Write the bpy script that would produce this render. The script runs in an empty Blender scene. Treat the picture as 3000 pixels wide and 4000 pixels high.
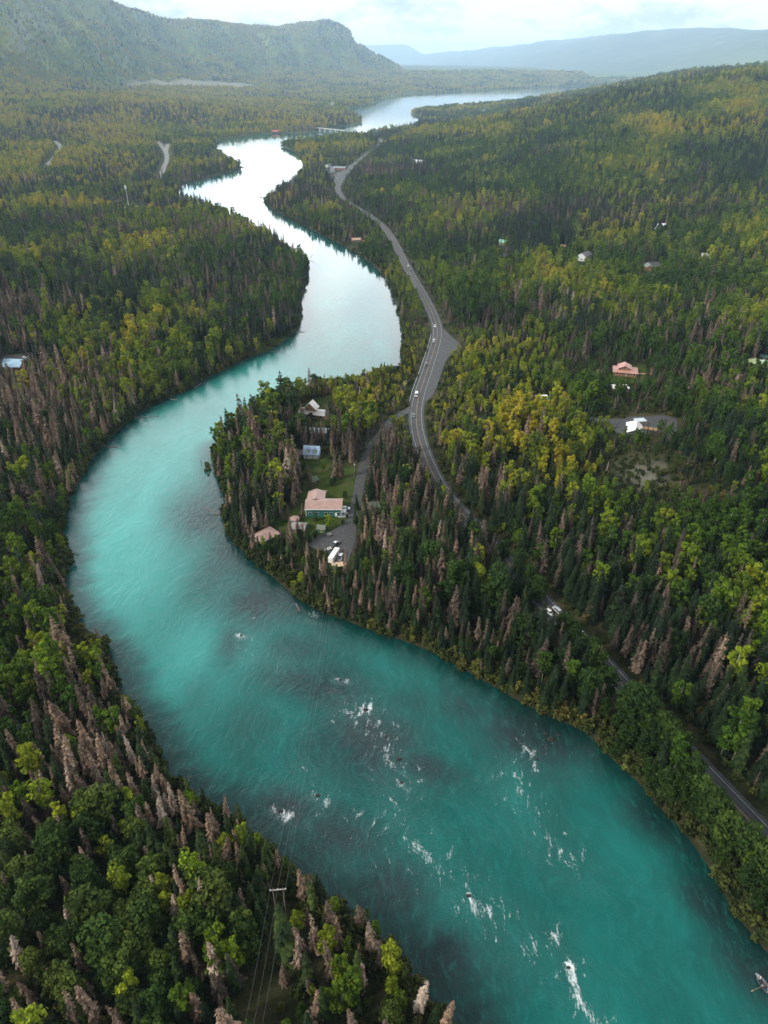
import bpy, bmesh, math, random
import numpy as np
from mathutils import Vector, Matrix
random.seed(7); RNG = np.random.default_rng(11)
SC = bpy.context.scene; COL = SC.collection
R = math.radians; PI = math.pi

# ------------------------------------------------------------ camera model
H = 200.0; PITCH = R(32.4); F = 1534.0; CX, CY = 829.5, 1106.0
CP, SP = math.cos(PITCH), math.sin(PITCH)
def ray(px, py):
    dx = (px-CX)/F; dy = -(py-CY)/F
    return np.array([dx, CP+dy*SP, -SP+dy*CP])
def flat(px, py, h=0.0):
    d = ray(px, py); t = (H-h)/-d[2]
    return (d[0]*t, d[1]*t)

# ------------------------------------------------------------ noise
def _hash(ix, iy, seed):
    n = (ix.astype(np.int64)*374761393 + iy.astype(np.int64)*668265263 + seed*974711) & 0x7fffffff
    n = ((n ^ (n >> 13))*1274126177) & 0x7fffffff
    return ((n ^ (n >> 16)) & 0xffff)/65535.0
def vn(x, y, s, seed=0):
    x = np.asarray(x, float)/s; y = np.asarray(y, float)/s
    ix = np.floor(x); iy = np.floor(y); fx = x-ix; fy = y-iy
    fx = fx*fx*(3-2*fx); fy = fy*fy*(3-2*fy)
    a = _hash(ix, iy, seed); b = _hash(ix+1, iy, seed); c = _hash(ix, iy+1, seed); d = _hash(ix+1, iy+1, seed)
    return (a*(1-fx)+b*fx)*(1-fy)+(c*(1-fx)+d*fx)*fy
def fbm(x, y, s, seed=0, o=4):
    v = 0; a = .5; t = 0
    for k in range(o):
        v = v+a*vn(x, y, s, seed+k*17); t += a; a *= .5; s *= .47
    return v/t
def S(t):
    t = np.clip(t, 0, 1); return t*t*(3-2*t)

# ------------------------------------------------------------ river outline (from the photo, laid on z=0)
T = 13.0   # tree-top edge: the outline seen is about this high above the water
left_tops1 = [(1130,2420),(1060,2290),(1010,2212),(960,2130),(900,2060),(850,1985),(770,1925),(690,1880),(650,1830),(600,1790),(545,1745),(500,1712),(445,1690),(408,1655),(352,1632),(325,1560),(300,1500),(262,1470),(240,1420),(228,1360),(198,1325),(150,1290)]
left_real = [(138,1235),(155,1212),(135,1160),(148,1090),(165,1050),(200,990),(225,960),(262,925),(300,890),(345,868),(400,845),(440,820),(480,800),(530,775),(570,762),(600,748),(640,715),(655,692),(650,660),(658,630),(665,600),(669,575)]
left_tops2 = [(668,548),(640,528),(600,500),(560,478),(500,450),(440,425),(400,417),(380,412)]
left_far = [(386,402),(420,392),(470,380),(510,368),(531,360)]
left_tops3 = [(532,350),(505,339),(478,325),(464,313)]
lake_left = [(470,303),(500,298),(560,290),(620,288),(672,287),(688,284),(700,279),(740,273),(780,266),(786,260),(765,250),(748,243),(760,233),(815,223),(824,212),(870,204),(1000,197),(1100,192),(1185,188),(1290,186)]
far_mix = [(1240,200,15),(1130,212,15),(1040,222,15),(960,227,15),(905,232,15),(885,238,12),(888,246,0),(912,252,0),(900,262,14),(880,267,15),(830,275,15),(790,280,15),(745,285,15),(700,291,15),(650,296,15),(600,305,12),(597,312,0),(640,330,0),(655,345,0),(650,366,12),(610,390,14),(578,410,14)]
right_far = [(567,432),(590,455),(640,480),(690,505),(740,530),(790,560),(830,595),(850,640),(865,690),(869,735)]
right_tops = [(866,765),(835,762),(780,785),(735,788),(690,792),(640,820),(570,848),(535,868),(480,915)]
right_real = [(458,965),(463,1003),(478,1055),(488,1080),(480,1110),(492,1150),(520,1190),(560,1225),(610,1265),(650,1300),(700,1325),(750,1342),(800,1362),(880,1387),(950,1417),(1010,1452),(1080,1492),(1150,1532),(1220,1562),(1265,1582),(1320,1640),(1380,1692),(1420,1742),(1480,1802),(1530,1872),(1560,1932),(1600,1992),(1659,2062),(1740,2150),(1900,2330),(2100,2520)]
RIV = [flat(x, y, T) for x, y in left_tops1] + [flat(x, y) for x, y in left_real] + [flat(x, y, T) for x, y in left_tops2] \
    + [flat(x, y) for x, y in left_far] + [flat(x, y, T) for x, y in left_tops3] + [flat(x, y) for x, y in lake_left] \
    + [flat(x, y, t) for x, y, t in far_mix] + [flat(x, y) for x, y in right_far] + [flat(x, y, T+1) for x, y in right_tops] + [flat(x, y) for x, y in right_real]
RIV = np.array(RIV)
# river runs on under and behind the camera
RIV = np.vstack([RIV, [[330, -120], [60, -200]]])
def chaikin(P, closed=True):
    Q = np.roll(P, -1, 0)
    return np.stack([P*.75+Q*.25, P*.25+Q*.75], 1).reshape(-1, 2)
RIV = chaikin(RIV)
def sdist(x, y, P=None):
    """signed distance to the river outline, + on land"""
    P = RIV if P is None else P
    x = np.atleast_1d(np.asarray(x, float)); y = np.atleast_1d(np.asarray(y, float))
    d2 = np.full(x.shape, 1e18); ins = np.zeros(x.shape, bool)
    for i in range(len(P)):
        ax, ay = P[i-1]; bx, by = P[i]
        ex, ey = bx-ax, by-ay; L = ex*ex+ey*ey+1e-9
        t = np.clip(((x-ax)*ex+(y-ay)*ey)/L, 0, 1)
        dd = (x-ax-t*ex)**2+(y-ay-t*ey)**2
        np.minimum(d2, dd, out=d2)
        c = ((ay > y) != (by > y))
        if ey != 0: ins ^= c & (x < ax+(y-ay)*ex/ey)
    return np.where(ins, -1, 1)*np.sqrt(d2)
def pdist(x, y, P):
    """distance to open polyline, and the parameter along it"""
    x = np.atleast_1d(np.asarray(x, float)); y = np.atleast_1d(np.asarray(y, float))
    d2 = np.full(x.shape, 1e18); pa = np.zeros(x.shape); sg = np.zeros(x.shape)
    for i in range(len(P)-1):
        ax, ay = P[i][:2]; bx, by = P[i+1][:2]
        ex, ey = bx-ax, by-ay; L = ex*ex+ey*ey+1e-9
        t = np.clip(((x-ax)*ex+(y-ay)*ey)/L, 0, 1)
        dd = (x-ax-t*ex)**2+(y-ay-t*ey)**2
        m = dd < d2; d2 = np.where(m, dd, d2); pa = np.where(m, i+t, pa)
        cr = ex*(y-ay)-ey*(x-ax); sg = np.where(m, np.sign(cr), sg)
    return np.sqrt(d2), pa, sg

MIDY = np.array([-200, 150, 250, 400, 600, 900, 1300, 1900, 2500, 3500, 5000, 9000.])
MIDX = np.array([200, 110, 40, -90, -75, 10, -90, -150, -250, 100, 500, 2200.])
FOOT = [(-3600,1500),(-2600,2300),(-1850,3100),(-1420,4000),(-1280,5200),(-1050,6800),(-500,7700),(100,8100),(300,9100),(-400,10600),(-2500,14500)]
FOOT2 = [(-3000,30000),(0,27000),(1700,21000),(2600,15500),(3900,10800),(6500,8800),(12000,6500)]
GULLY = [(-1250,5600),(-1700,6600),(-2300,8200)]
def ground(x, y, sd=None):
    x = np.atleast_1d(np.asarray(x, float)); y = np.atleast_1d(np.asarray(y, float))
    if sd is None: sd = sdist(x, y)
    xm = np.interp(y, MIDY, MIDX)
    right = S((x-xm)/60+.5)
    L = np.maximum(sd, 0)
    h = 1.7*S(sd/5) + .022*np.minimum(L, 1500)*S((sd-10)/60) + (fbm(x, y, 130, 3)-.5)*9*S((sd-30)/140)
    # right hillside
    hr = 148*S((L-60)/1150)*S((y-350)/1900)*S((4700-y)/1700) + 26*(fbm(x, y, 420, 9, 3)-.5)*S((L-200)/500)
    hr += 30*S((x-1250)/900)*S((y-1400)/1200)*S((6500-y)/2500)
    # left benches and mound
    hl = 55*S((L-300)/1400)*S((y-1300)/1700) + 30*(fbm(x, y, 500, 21, 3)-.5)*S((L-250)/600)
    hl += 38*np.exp(-(((x+1000)/420)**2+((y-2900)/500)**2))*S((L-50)/300)
    h = h + right*hr + (1-right)*hl
    # left mountain wall
    d, pa, sg = pdist(x, y, FOOT)
    on = (sg > 0)
    rid = np.abs(fbm(x+y*.3, y, 900, 31, 4)-.5)*2
    m = np.where(on, d, 0); pdist_m = m
    g = np.minimum(m*.68, 480*S(m/850)+m*.2)*(.80+.42*fbm(x, y, 1500, 41, 3)) + (rid-.35)*330*S(m/450)-120*(1-np.abs(fbm(x*1.0+y*.35, y*.28, 420, 133, 3)-.5)*4).clip(0, 1)*S(m/350) + (fbm(x, y, 260, 51, 3)-.5)*36*S(m/300)
    dg, _, _ = pdist(x, y, GULLY); g = g-150*np.exp(-(dg/260)**2)*S(m/500)
    # bluff at the end of the wall, over the lake
    g = g + 0
    h = h + np.where(on, g, 0)
    # low wooded hills between the lake and the far range
    h = h + 70*S((y-8600)/2500)*fbm(x, y, 1500, 61, 4)*(1-on)*S((sd-50)/400)
    # far range
    d, pa, sg = pdist(x, y, FOOT2)
    on2 = sg > 0
    m = np.where(on2, d, 0)
    h = h + np.where(on2, m*.24*(.6+1.0*fbm(x, y, 3200, 71, 4)), 0)
    # ridge line of the ranges where the cloud takes over
    dist = np.hypot(x, y); ppx = CX+F*x/np.maximum(.844*y+80, 50)
    yt = np.interp(ppx, [-400, 0, 120, 230, 300, 450, 600, 700, 850, 885, 915, 1000, 1100, 1200, 1300, 1400, 1500, 1600, 1900], [-110, -55, -22, 6, 38, 62, 70, 58, 74, 104, 122, 114, 104, 92, 84, 72, 68, 76, 70])
    yt = yt+(fbm(x, y, 420, 81, 5)-.5)*np.where(y > 9500, 16, 34)
    cap = np.clip(H+dist*(133-yt)/2088.0, 120, 690)
    cap = cap-np.where(on, np.maximum(pdist_m-1300, 0)*.12, 0)
    h = np.where(h > cap-50, cap-50+50*np.tanh((h-cap+50)/50), h)
    h = np.minimum(h, 700)
    h = np.where(sd < 0, np.maximum(-2.2, sd*.35), h)
    return h
def gz(x, y): return float(ground(x, y)[0])

# ------------------------------------------------------------ road lines (pixels of the 1659x2212 view, met with the ground)
_T = np.geomspace(120, 15000, 900)
def hit(px, py, lift=0.0):
    d = ray(px, py); X = d[0]*_T; Y = d[1]*_T; Z = H+d[2]*_T
    g = ground(X, Y)+lift
    k = np.argmax(Z < np.maximum(g, 0))
    if Z[k] >= max(g[k], 0): k = len(_T)-1
    a, b = _T[max(k-1, 0)], _T[k]
    tt = np.linspace(a, b, 40); Z = H+d[2]*tt; g = np.maximum(ground(d[0]*tt, d[1]*tt)+lift, 0); j = np.argmax(Z < g) or 39
    return (float(d[0]*tt[j]), float(d[1]*tt[j]))
def smooth_line(pts, n=3, step=None):
    P = np.array(pts, float)
    for _ in range(n):
        Q = [P[0]]
        for i in range(len(P)-1): Q += [P[i]*.75+P[i+1]*.25, P[i]*.25+P[i+1]*.75]
        Q.append(P[-1]); P = np.array(Q)
    if step:
        s = np.concatenate([[0], np.cumsum(np.hypot(*np.diff(P, axis=0).T))])
        t = np.arange(0, s[-1], step); P = np.stack([np.interp(t, s, P[:, 0]), np.interp(t, s, P[:, 1])], 1)
    return P
ROADPX = [(1800,1975),(1659,1817),(1530,1682),(1430,1575),(1340,1477),(1245,1374),(1189,1318),(1130,1253),(1100,1216),(1060,1177),(1020,1132),(975,1085),(940,1035),(915,980),(901,930),(898,890),(906,850),(917,820),(930,780),(943,740),(946,710),(936,680),(916,640),(896,607),(876,572),(857,532),(843,508),(828,488),(790,460),(748,437),(731,417),(729,403),(736,388),(757,364),(775,347),(800,328),(822,311),(826,303),(814,298),(790,294),(766,291)]
HWY = smooth_line([hit(*p) for p in ROADPX], 2, 4.0)
DRIVE = smooth_line([hit(*p) for p in [(893,880),(870,893),(845,908),(820,942),(797,972),(785,1005),(776,1050),(768,1095),(757,1135),(745,1160)]], 2, 3.0)
SPUR = smooth_line([hit(*p) for p in [(795,968),(778,968),(765,966)]], 1, 3.0)
OTHER = {
 'a': [(1190,860),(1240,900),(1330,912),(1400,905),(1455,900),(1450,925),(1445,945)],
 'b': [(362,312),(358,330),(362,345),(352,368),(344,388)],
 'c': [(340,305),(352,318),(362,338)],
 'k': [(0,206),(70,203),(140,200),(205,196)],
 'd': [(117,305),(128,312),(133,325),(122,335),(100,358),(98,372)],
 'e': [(1088,548),(1094,560),(1091,578)],
 'f': [(1045,238),(1040,250)],
 'g': [(719,222),(715,236)],
 'h': [(370,432),(386,436),(370,452),(320,455),(300,452)],
 'j': [(680,280),(655,277),(620,270)],
 'i': [(1025,905),(1060,912),(1040,935)],
}
TRACKS = {k: smooth_line([hit(*p) for p in v], 2, 6.0) for k, v in OTHER.items()}
LOT = [hit(*p) for p in [(655,1172),(690,1157),(722,1145),(748,1128),(772,1130),(768,1165),(757,1200),(747,1232),(728,1226),(712,1200),(690,1192)]]
PULL = [hit(*p) for p in [(953,704),(975,727),(1002,750),(985,756),(965,775),(955,800),(945,835),(930,862),(912,868),(921,842),(938,798),(950,757)]]
LOT2 = [hit(*p) for p in [(1310,915),(1345,905),(1372,898),(1430,903),(1440,915),(1420,935),(1375,940),(1330,940)]]
LOT3 = [hit(*p) for p in [(0,770),(40,765),(75,770),(85,785),(60,792),(0,800)]]
LOT4 = [hit(*p) for p in [(716,378),(733,374),(757,355),(772,350),(760,362),(737,386),(728,402),(721,392)]]
LOT5 = [hit(*p) for p in [(1375,572),(1400,566),(1440,566),(1445,575),(1420,582),(1380,580)]]
LAWN = [hit(*p) for p in [(553,1172),(590,1128),(632,1094),(655,1062),(660,1030),(640,1010),(622,992),(650,985),(700,985),(735,1012),(768,1000),(776,1040),(768,1080),(757,1120),(725,1142),(690,1156),(640,1168),(575,1195)]]
LAWN2 = [hit(*p) for p in [(640,905),(650,870),(720,850),(722,900),(700,925),(655,925)]]
CLEAR = [hit(*p) for p in [(1330,1000),(1400,990),(1440,1005),(1435,1045),(1400,1060),(1350,1045)]]
GRASSY = [hit(*p) for p in [(250,432),(300,440),(340,455),(300,465),(240,450)]]
GRASS2 = [hit(*p) for p in [(570,765),(600,752),(645,716),(650,700),(615,722),(560,742),(540,762)]]
SCAR = [hit(*p) for p in [(265,182),(330,172),(400,170),(470,176),(540,182),(560,188),(440,190),(330,186),(280,192)]]
GRASSBANK = [hit(*p) for p in [(458,968),(478,985),(500,1010),(498,1060),(486,1100),(478,1060),(464,1010)]]
YARD3 = [hit(*p) for p in [(1310,800),(1385,785),(1400,800),(1390,830),(1320,835)]]

HZ = {}
def road_height(P, w=9):
    z = ground(P[:, 0], P[:, 1]); z = np.maximum(z, 2.2)
    k = np.ones(w)/w
    zp = np.concatenate([np.full(w//2, z[0]), z, np.full(w//2, z[-1])])
    return np.convolve(zp, k, 'valid')[:len(z)]
_paths = [(HWY, 6.5, 9.0, road_height(HWY, 25)), (DRIVE, 3.2, 5.0, road_height(DRIVE, 9))]
_g0 = ground
def terr(x, y, sd=None):
    x = np.atleast_1d(np.asarray(x, float)); y = np.atleast_1d(np.asarray(y, float))
    if sd is None: sd = sdist(x, y)
    h = _g0(x, y, sd)
    for P, w, f, z in _paths:
        lo = P.min(0)-40; hi = P.max(0)+40
        m = (x > lo[0]) & (x < hi[0]) & (y > lo[1]) & (y < hi[1]) & (sd > -2)
        if not m.any(): continue
        d, pa, _ = pdist(x[m], y[m], P)
        zz = np.interp(pa, np.arange(len(P)), z)
        b = 1-S((d-w)/f)
        h[m] = h[m]*(1-b)+(zz-.12)*b
    return h
def tz(x, y): return float(terr(x, y)[0])
def inpoly(x, y, P):
    return sdist(x, y, np.array(P)) < 0

# ------------------------------------------------------------ materials
def mat(name, rough=.8):
    m = bpy.data.materials.new(name); m.use_nodes = True
    nt = m.node_tree; b = nt.nodes['Principled BSDF']
    b.inputs['Roughness'].default_value = rough
    return m, nt, b
def N(nt, t, **kw):
    n = nt.nodes.new(t)
    for k, v in kw.items():
        if k.startswith('i_'): n.inputs[k[2:].replace('_', ' ')].default_value = v
        else: setattr(n, k, v)
    return n
def ramp(nt, stops, interp='LINEAR'):
    n = nt.nodes.new('ShaderNodeValToRGB'); e = n.color_ramp; e.interpolation = interp
    while len(e.elements) > 1: e.elements.remove(e.elements[-1])
    e.elements[0].position = stops[0][0]; e.elements[0].color = (*stops[0][1], 1)
    for p, c in stops[1:]:
        k = e.elements.new(p); k.color = (*c, 1)
    return n
def mixc(nt, fac, a, b, blend='MIX'):
    n = nt.nodes.new('ShaderNodeMix'); n.data_type = 'RGBA'; n.blend_type = blend
    for s, v in ((0, fac), (6, a), (7, b)):
        if isinstance(v, (int, float)): n.inputs[s].default_value = v
        elif isinstance(v, tuple): n.inputs[s].default_value = (*v, 1)
        else: nt.links.new(v, n.inputs[s])
    return n.outputs[2]
def math_(nt, op, a, b=0.0, clamp=False):
    n = nt.nodes.new('ShaderNodeMath'); n.operation = op; n.use_clamp = clamp
    for s, v in ((0, a), (1, b)):
        if isinstance(v, (int, float)): n.inputs[s].default_value = v
        else: nt.links.new(v, n.inputs[s])
    return n.outputs[0]
_pm = {}
def paint(col, rough=.6, var=.18, scale=3.0, metal=0.0):
    k = (col, rough, var, scale, metal)
    if k in _pm: return _pm[k]
    m, nt, b = mat('surface', rough)
    tc = N(nt, 'ShaderNodeTexCoord'); nz = N(nt, 'ShaderNodeTexNoise'); nz.inputs['Scale'].default_value = scale; nz.inputs['Detail'].default_value = 5
    nt.links.new(tc.outputs['Object'], nz.inputs['Vector'])
    r = ramp(nt, [(.3, tuple(c*(1-var) for c in col)), (.7, tuple(min(1, c*(1+var)) for c in col))])
    nt.links.new(nz.outputs['Fac'], r.inputs[0]); nt.links.new(r.outputs[0], b.inputs['Base Color'])
    b.inputs['Metallic'].default_value = metal
    _pm[k] = m; return m
def metal_roof(col, rough=.45, axis='X'):
    k = ('roof', col, rough)
    if k in _pm: return _pm[k]
    m, nt, b = mat('metal_roofing', rough)
    tc = N(nt, 'ShaderNodeTexCoord'); w = N(nt, 'ShaderNodeTexWave'); w.bands_direction = axis; w.inputs['Scale'].default_value = 1.2
    nz = N(nt, 'ShaderNodeTexNoise'); nz.inputs['Scale'].default_value = .8; nz.inputs['Detail'].default_value = 6
    nt.links.new(tc.outputs['Object'], w.inputs['Vector']); nt.links.new(tc.outputs['Object'], nz.inputs['Vector'])
    r = ramp(nt, [(.3, tuple(c*.8 for c in col)), (.7, tuple(min(1, c*1.12) for c in col))])
    nt.links.new(nz.outputs['Fac'], r.inputs[0])
    r2 = ramp(nt, [(0, (.78,)*3), (.12, (1,)*3)]); nt.links.new(w.outputs['Fac'], r2.inputs[0])
    nt.links.new(mixc(nt, 1.0, r.outputs[0], r2.outputs[0], 'MULTIPLY'), b.inputs['Base Color'])
    bp = N(nt, 'ShaderNodeBump'); bp.inputs['Strength'].default_value = .3; nt.links.new(w.outputs['Fac'], bp.inputs['Height']); nt.links.new(bp.outputs[0], b.inputs['Normal'])
    _pm[k] = m; return m
def boards(col, scale=4.0, rough=.75):
    k = ('boards', col, scale)
    if k in _pm: return _pm[k]
    m, nt, b = mat('board_siding', rough)
    tc = N(nt, 'ShaderNodeTexCoord'); w = N(nt, 'ShaderNodeTexWave'); w.bands_direction = 'Z'; w.wave_profile = 'SAW'; w.inputs['Scale'].default_value = scale
    nz = N(nt, 'ShaderNodeTexNoise'); nz.inputs['Scale'].default_value = 1.5; nz.inputs['Detail'].default_value = 6
    nt.links.new(tc.outputs['Object'], w.inputs['Vector']); nt.links.new(tc.outputs['Object'], nz.inputs['Vector'])
    r = ramp(nt, [(.3, tuple(c*.75 for c in col)), (.7, tuple(min(1, c*1.15) for c in col))]); nt.links.new(nz.outputs['Fac'], r.inputs[0])
    r2 = ramp(nt, [(0, (.6,)*3), (.15, (1,)*3)]); nt.links.new(w.outputs['Fac'], r2.inputs[0])
    nt.links.new(mixc(nt, 1.0, r.outputs[0], r2.outputs[0], 'MULTIPLY'), b.inputs['Base Color'])
    _pm[k] = m; return m
GLASS, _nt, _b = mat('window_glass', .08); _b.inputs['Base Color'].default_value = (.015, .022, .028, 1)
RUBBER = paint((.02, .02, .022), .9)
CHROME = paint((.45, .46, .48), .3, .1, 3, .8)
WHITE = paint((.78, .79, .8), .5, .06)
DARK = paint((.05, .05, .055), .6)
WOOD = boards((.24, .13, .065), 3)
GREYWOOD = paint((.2, .17, .14), .85, .3, 5)
LOGS = boards((.38, .22, .10), 5)

def crown_mat(name, stops, trans, jit=.35):
    m, nt, b = mat(name, .75)
    at = N(nt, 'ShaderNodeAttribute', attribute_type='INSTANCER', attribute_name='tint')
    lv = N(nt, 'ShaderNodeAttribute', attribute_type='GEOMETRY', attribute_name='leaf')
    oi = N(nt, 'ShaderNodeObjectInfo')
    s = math_(nt, 'ADD', at.outputs['Fac'], math_(nt, 'MULTIPLY', math_(nt, 'SUBTRACT', lv.outputs['Fac'], .5), jit))
    r = ramp(nt, stops); nt.links.new(s, r.inputs[0])
    v = math_(nt, 'ADD', math_(nt, 'MULTIPLY', oi.outputs['Random'], .5), .75)
    v = math_(nt, 'MULTIPLY', v, math_(nt, 'ADD', math_(nt, 'MULTIPLY', lv.outputs['Fac'], .6), .7))
    hs = N(nt, 'ShaderNodeHueSaturation'); nt.links.new(r.outputs[0], hs.inputs['Color']); nt.links.new(v, hs.inputs['Value'])
    nt.links.new(hs.outputs[0], b.inputs['Base Color']); b.inputs['Specular IOR Level'].default_value = .12
    if trans:
        out = nt.nodes['Material Output']; tr = N(nt, 'ShaderNodeBsdfTranslucent'); mx = N(nt, 'ShaderNodeMixShader')
        nt.links.new(hs.outputs[0], tr.inputs['Color']); mx.inputs[0].default_value = trans
        nt.links.new(b.outputs[0], mx.inputs[1]); nt.links.new(tr.outputs[0], mx.inputs[2]); nt.links.new(mx.outputs[0], out.inputs['Surface'])
    return m
M_SPR = crown_mat('spruce_needles', [(0, (.007, .016, .006)), (.5, (.015, .031, .008)), (1, (.050, .072, .014))], 0)
M_DEAD = crown_mat('dead_needles', [(0, (.050, .040, .031)), (.45, (.125, .093, .070)), (.8, (.25, .165, .11)), (1, (.33, .27, .22))], 0)
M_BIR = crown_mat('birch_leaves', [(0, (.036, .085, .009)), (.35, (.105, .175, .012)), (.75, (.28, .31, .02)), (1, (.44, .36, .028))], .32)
M_COT = crown_mat('cottonwood_leaves', [(0, (.015, .036, .007)), (.6, (.032, .066, .011)), (1, (.085, .115, .018))], .2)
M_SHR = crown_mat('shrub_leaves', [(0, (.030, .045, .012)), (.5, (.07, .085, .018)), (1, (.16, .12, .03))], .15)
def bark(name, a, c, sc):
    m, nt, b = mat(name, .9)
    tc = N(nt, 'ShaderNodeTexCoord'); nz = N(nt, 'ShaderNodeTexNoise'); nz.inputs['Scale'].default_value = sc; nt.links.new(tc.outputs['Object'], nz.inputs['Vector'])
    r = ramp(nt, [(.4, a), (.6, c)]); nt.links.new(nz.outputs['Fac'], r.inputs[0]); nt.links.new(r.outputs[0], b.inputs['Base Color'])
    return m
B_SPR = bark('spruce_bark', (.05, .04, .032), (.11, .09, .075), 3)
B_BIR = bark('birch_bark', (.25, .24, .20), (.48, .47, .42), 2)
B_DEAD = bark('dead_bark', (.12, .10, .085), (.25, .22, .19), 2)

# ------------------------------------------------------------ object helpers
def link(o): COL.objects.link(o); return o
def tag(o, label=None, cat=None, group=None, kind=None):
    if label: o['label'] = label
    if cat: o['category'] = cat
    if group: o['group'] = group
    if kind: o['kind'] = kind
    return o
def empty(name, loc, rz=0.0, **kw):
    o = bpy.data.objects.new(name, None); o.empty_display_size = .5; o.location = loc; o.rotation_euler = (0, 0, rz)
    link(o); return tag(o, **kw)
def meshobj(name, me, parent=None, m=None, **kw):
    o = bpy.data.objects.new(name, me); link(o)
    if parent: o.parent = parent
    if m and not me.materials: me.materials.append(m)
    return tag(o, **kw)
class MB:
    def __init__(s): s.bm = bmesh.new()
    def box(s, c, d, rz=0, bev=0, M=None):
        r = bmesh.ops.create_cube(s.bm, size=1.0)
        mt = Matrix.Translation(c) @ Matrix.Rotation(rz, 4, 'Z') @ Matrix.Diagonal((*d, 1))
        if M: mt = M @ mt
        bmesh.ops.transform(s.bm, matrix=mt, verts=r['verts'])
        if bev:
            es = list({e for v in r['verts'] for e in v.link_edges})
            bmesh.ops.bevel(s.bm, geom=es, offset=bev, segments=2, affect='EDGES', profile=.5)
        return s
    def cyl(s, a, b, r1, r2=None, n=10, caps=True):
        a = Vector(a); b = Vector(b); d = b-a; r2 = r1 if r2 is None else r2
        q = d.to_track_quat('Z', 'Y').to_matrix().to_4x4()
        bmesh.ops.create_cone(s.bm, cap_ends=caps, segments=n, radius1=r1, radius2=r2, depth=d.length, matrix=Matrix.Translation((a+b)/2) @ q)
        return s
    def poly(s, vs, faces):
        v = [s.bm.verts.new(p) for p in vs]
        for f in faces: s.bm.faces.new([v[i] for i in f])
        return s
    def prism(s, prof, w, axis='y', bev=0):
        """profile in x,z extruded across y"""
        n = len(prof)
        vs = [(x, -w/2, z) for x, z in prof]+[(x, w/2, z) for x, z in prof]
        v = [s.bm.verts.new(p) for p in vs]
        fs = [s.bm.faces.new(v[:n]), s.bm.faces.new(v[n:][::-1])]
        for i in range(n): fs.append(s.bm.faces.new([v[i], v[i+n], v[(i+1) % n+n], v[(i+1) % n]]))
        bmesh.ops.recalc_face_normals(s.bm, faces=fs)
        if bev:
            es = list({e for f in fs[:2] for e in f.edges})
            bmesh.ops.bevel(s.bm, geom=es, offset=bev, segments=2, affect='EDGES', profile=.5)
        return s
    def sphere(s, c, r, sub=2, sc=(1, 1, 1)):
        bmesh.ops.create_icosphere(s.bm, subdivisions=sub, radius=1, matrix=Matrix.Translation(c) @ Matrix.Diagonal((r*sc[0], r*sc[1], r*sc[2], 1)))
        return s
    def build(s, name, m, parent=None, smooth=False, loc=None, **kw):
        me = bpy.data.meshes.new(name); s.bm.normal_update(); s.bm.to_mesh(me); s.bm.free()
        if smooth: me.shade_smooth()
        o = meshobj(name, me, parent, m, **kw)
        if loc is not None: o.location = loc
        return o
def np_mesh(name, V, F4, attrs=None, fattrs=None):
    me = bpy.data.meshes.new(name); V = np.asarray(V, np.float32); F4 = np.asarray(F4, np.int32)
    k = F4.shape[1] if len(F4) else 4
    me.vertices.add(len(V)); me.vertices.foreach_set('co', V.ravel())
    if len(F4):
        me.loops.add(F4.size); me.loops.foreach_set('vertex_index', F4.ravel())
        me.polygons.add(len(F4)); me.polygons.foreach_set('loop_start', np.arange(0, F4.size, k, dtype=np.int32)); me.polygons.foreach_set('loop_total', np.full(len(F4), k, np.int32))
    me.update(calc_edges=True)
    for nm, a in (attrs or {}).items():
        a = np.asarray(a)
        if a.ndim == 2: me.attributes.new(nm, 'FLOAT_VECTOR', 'POINT').data.foreach_set('vector', a.astype(np.float32).ravel())
        elif a.dtype.kind == 'i': me.attributes.new(nm, 'INT', 'POINT').data.foreach_set('value', a.astype(np.int32))
        else: me.attributes.new(nm, 'FLOAT', 'POINT').data.foreach_set('value', a.astype(np.float32))
    for nm, a in (fattrs or {}).items():
        me.attributes.new(nm, 'FLOAT', 'FACE').data.foreach_set('value', np.asarray(a, np.float32))
    return me

# ------------------------------------------------------------ ground sheet (polar grid round the camera's foot)
def polar(radii, a0, a1, na):
    A = np.linspace(a0, a1, na); Rr = np.asarray(radii)
    rr, aa = np.meshgrid(Rr, A, indexing='ij')
    X = rr*np.sin(aa); Y = rr*np.cos(aa)
    n, m = rr.shape; i = np.arange(n-1)[:, None]*m+np.arange(m-1)[None]
    F = np.stack([i, i+1, i+m+1, i+m], -1).reshape(-1, 4)
    return X.ravel(), Y.ravel(), F[:, ::-1]
r = [25.0]
while r[-1] < 46000: r.append(r[-1]*(1.0085 if r[-1] < 2500 else 1.012))
X, Y, Fc = polar(r, R(-62), R(62), 470)
sdv = sdist(X, Y); Z = terr(X, Y, sdv)
def zone(X, Y, polys, soft=4.0):
    o = np.zeros(len(X))
    for P in polys:
        P = np.array(P); lo = P.min(0)-20; hi = P.max(0)+20
        m = (X > lo[0]) & (X < hi[0]) & (Y > lo[1]) & (Y < hi[1])
        if m.any(): o[m] = np.maximum(o[m], S(.5-sdist(X[m], Y[m], P)/soft))
    return o
lawn = zone(X, Y, [LAWN, LAWN2, GRASSY, GRASS2, GRASSBANK, YARD3])
bare = zone(X, Y, [SCAR], 25.0); bare = np.maximum(bare, zone(X, Y, [CLEAR], 14.0)*.5)
me = np_mesh('ground', np.stack([X, Y, Z], 1), Fc, {'lawn': lawn, 'bare': bare, 'shore': np.clip(sdv/12, -1, 1)})
me.shade_smooth()
m, nt, b = mat('forest_floor', .95)
geo = N(nt, 'ShaderNodeNewGeometry')
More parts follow.
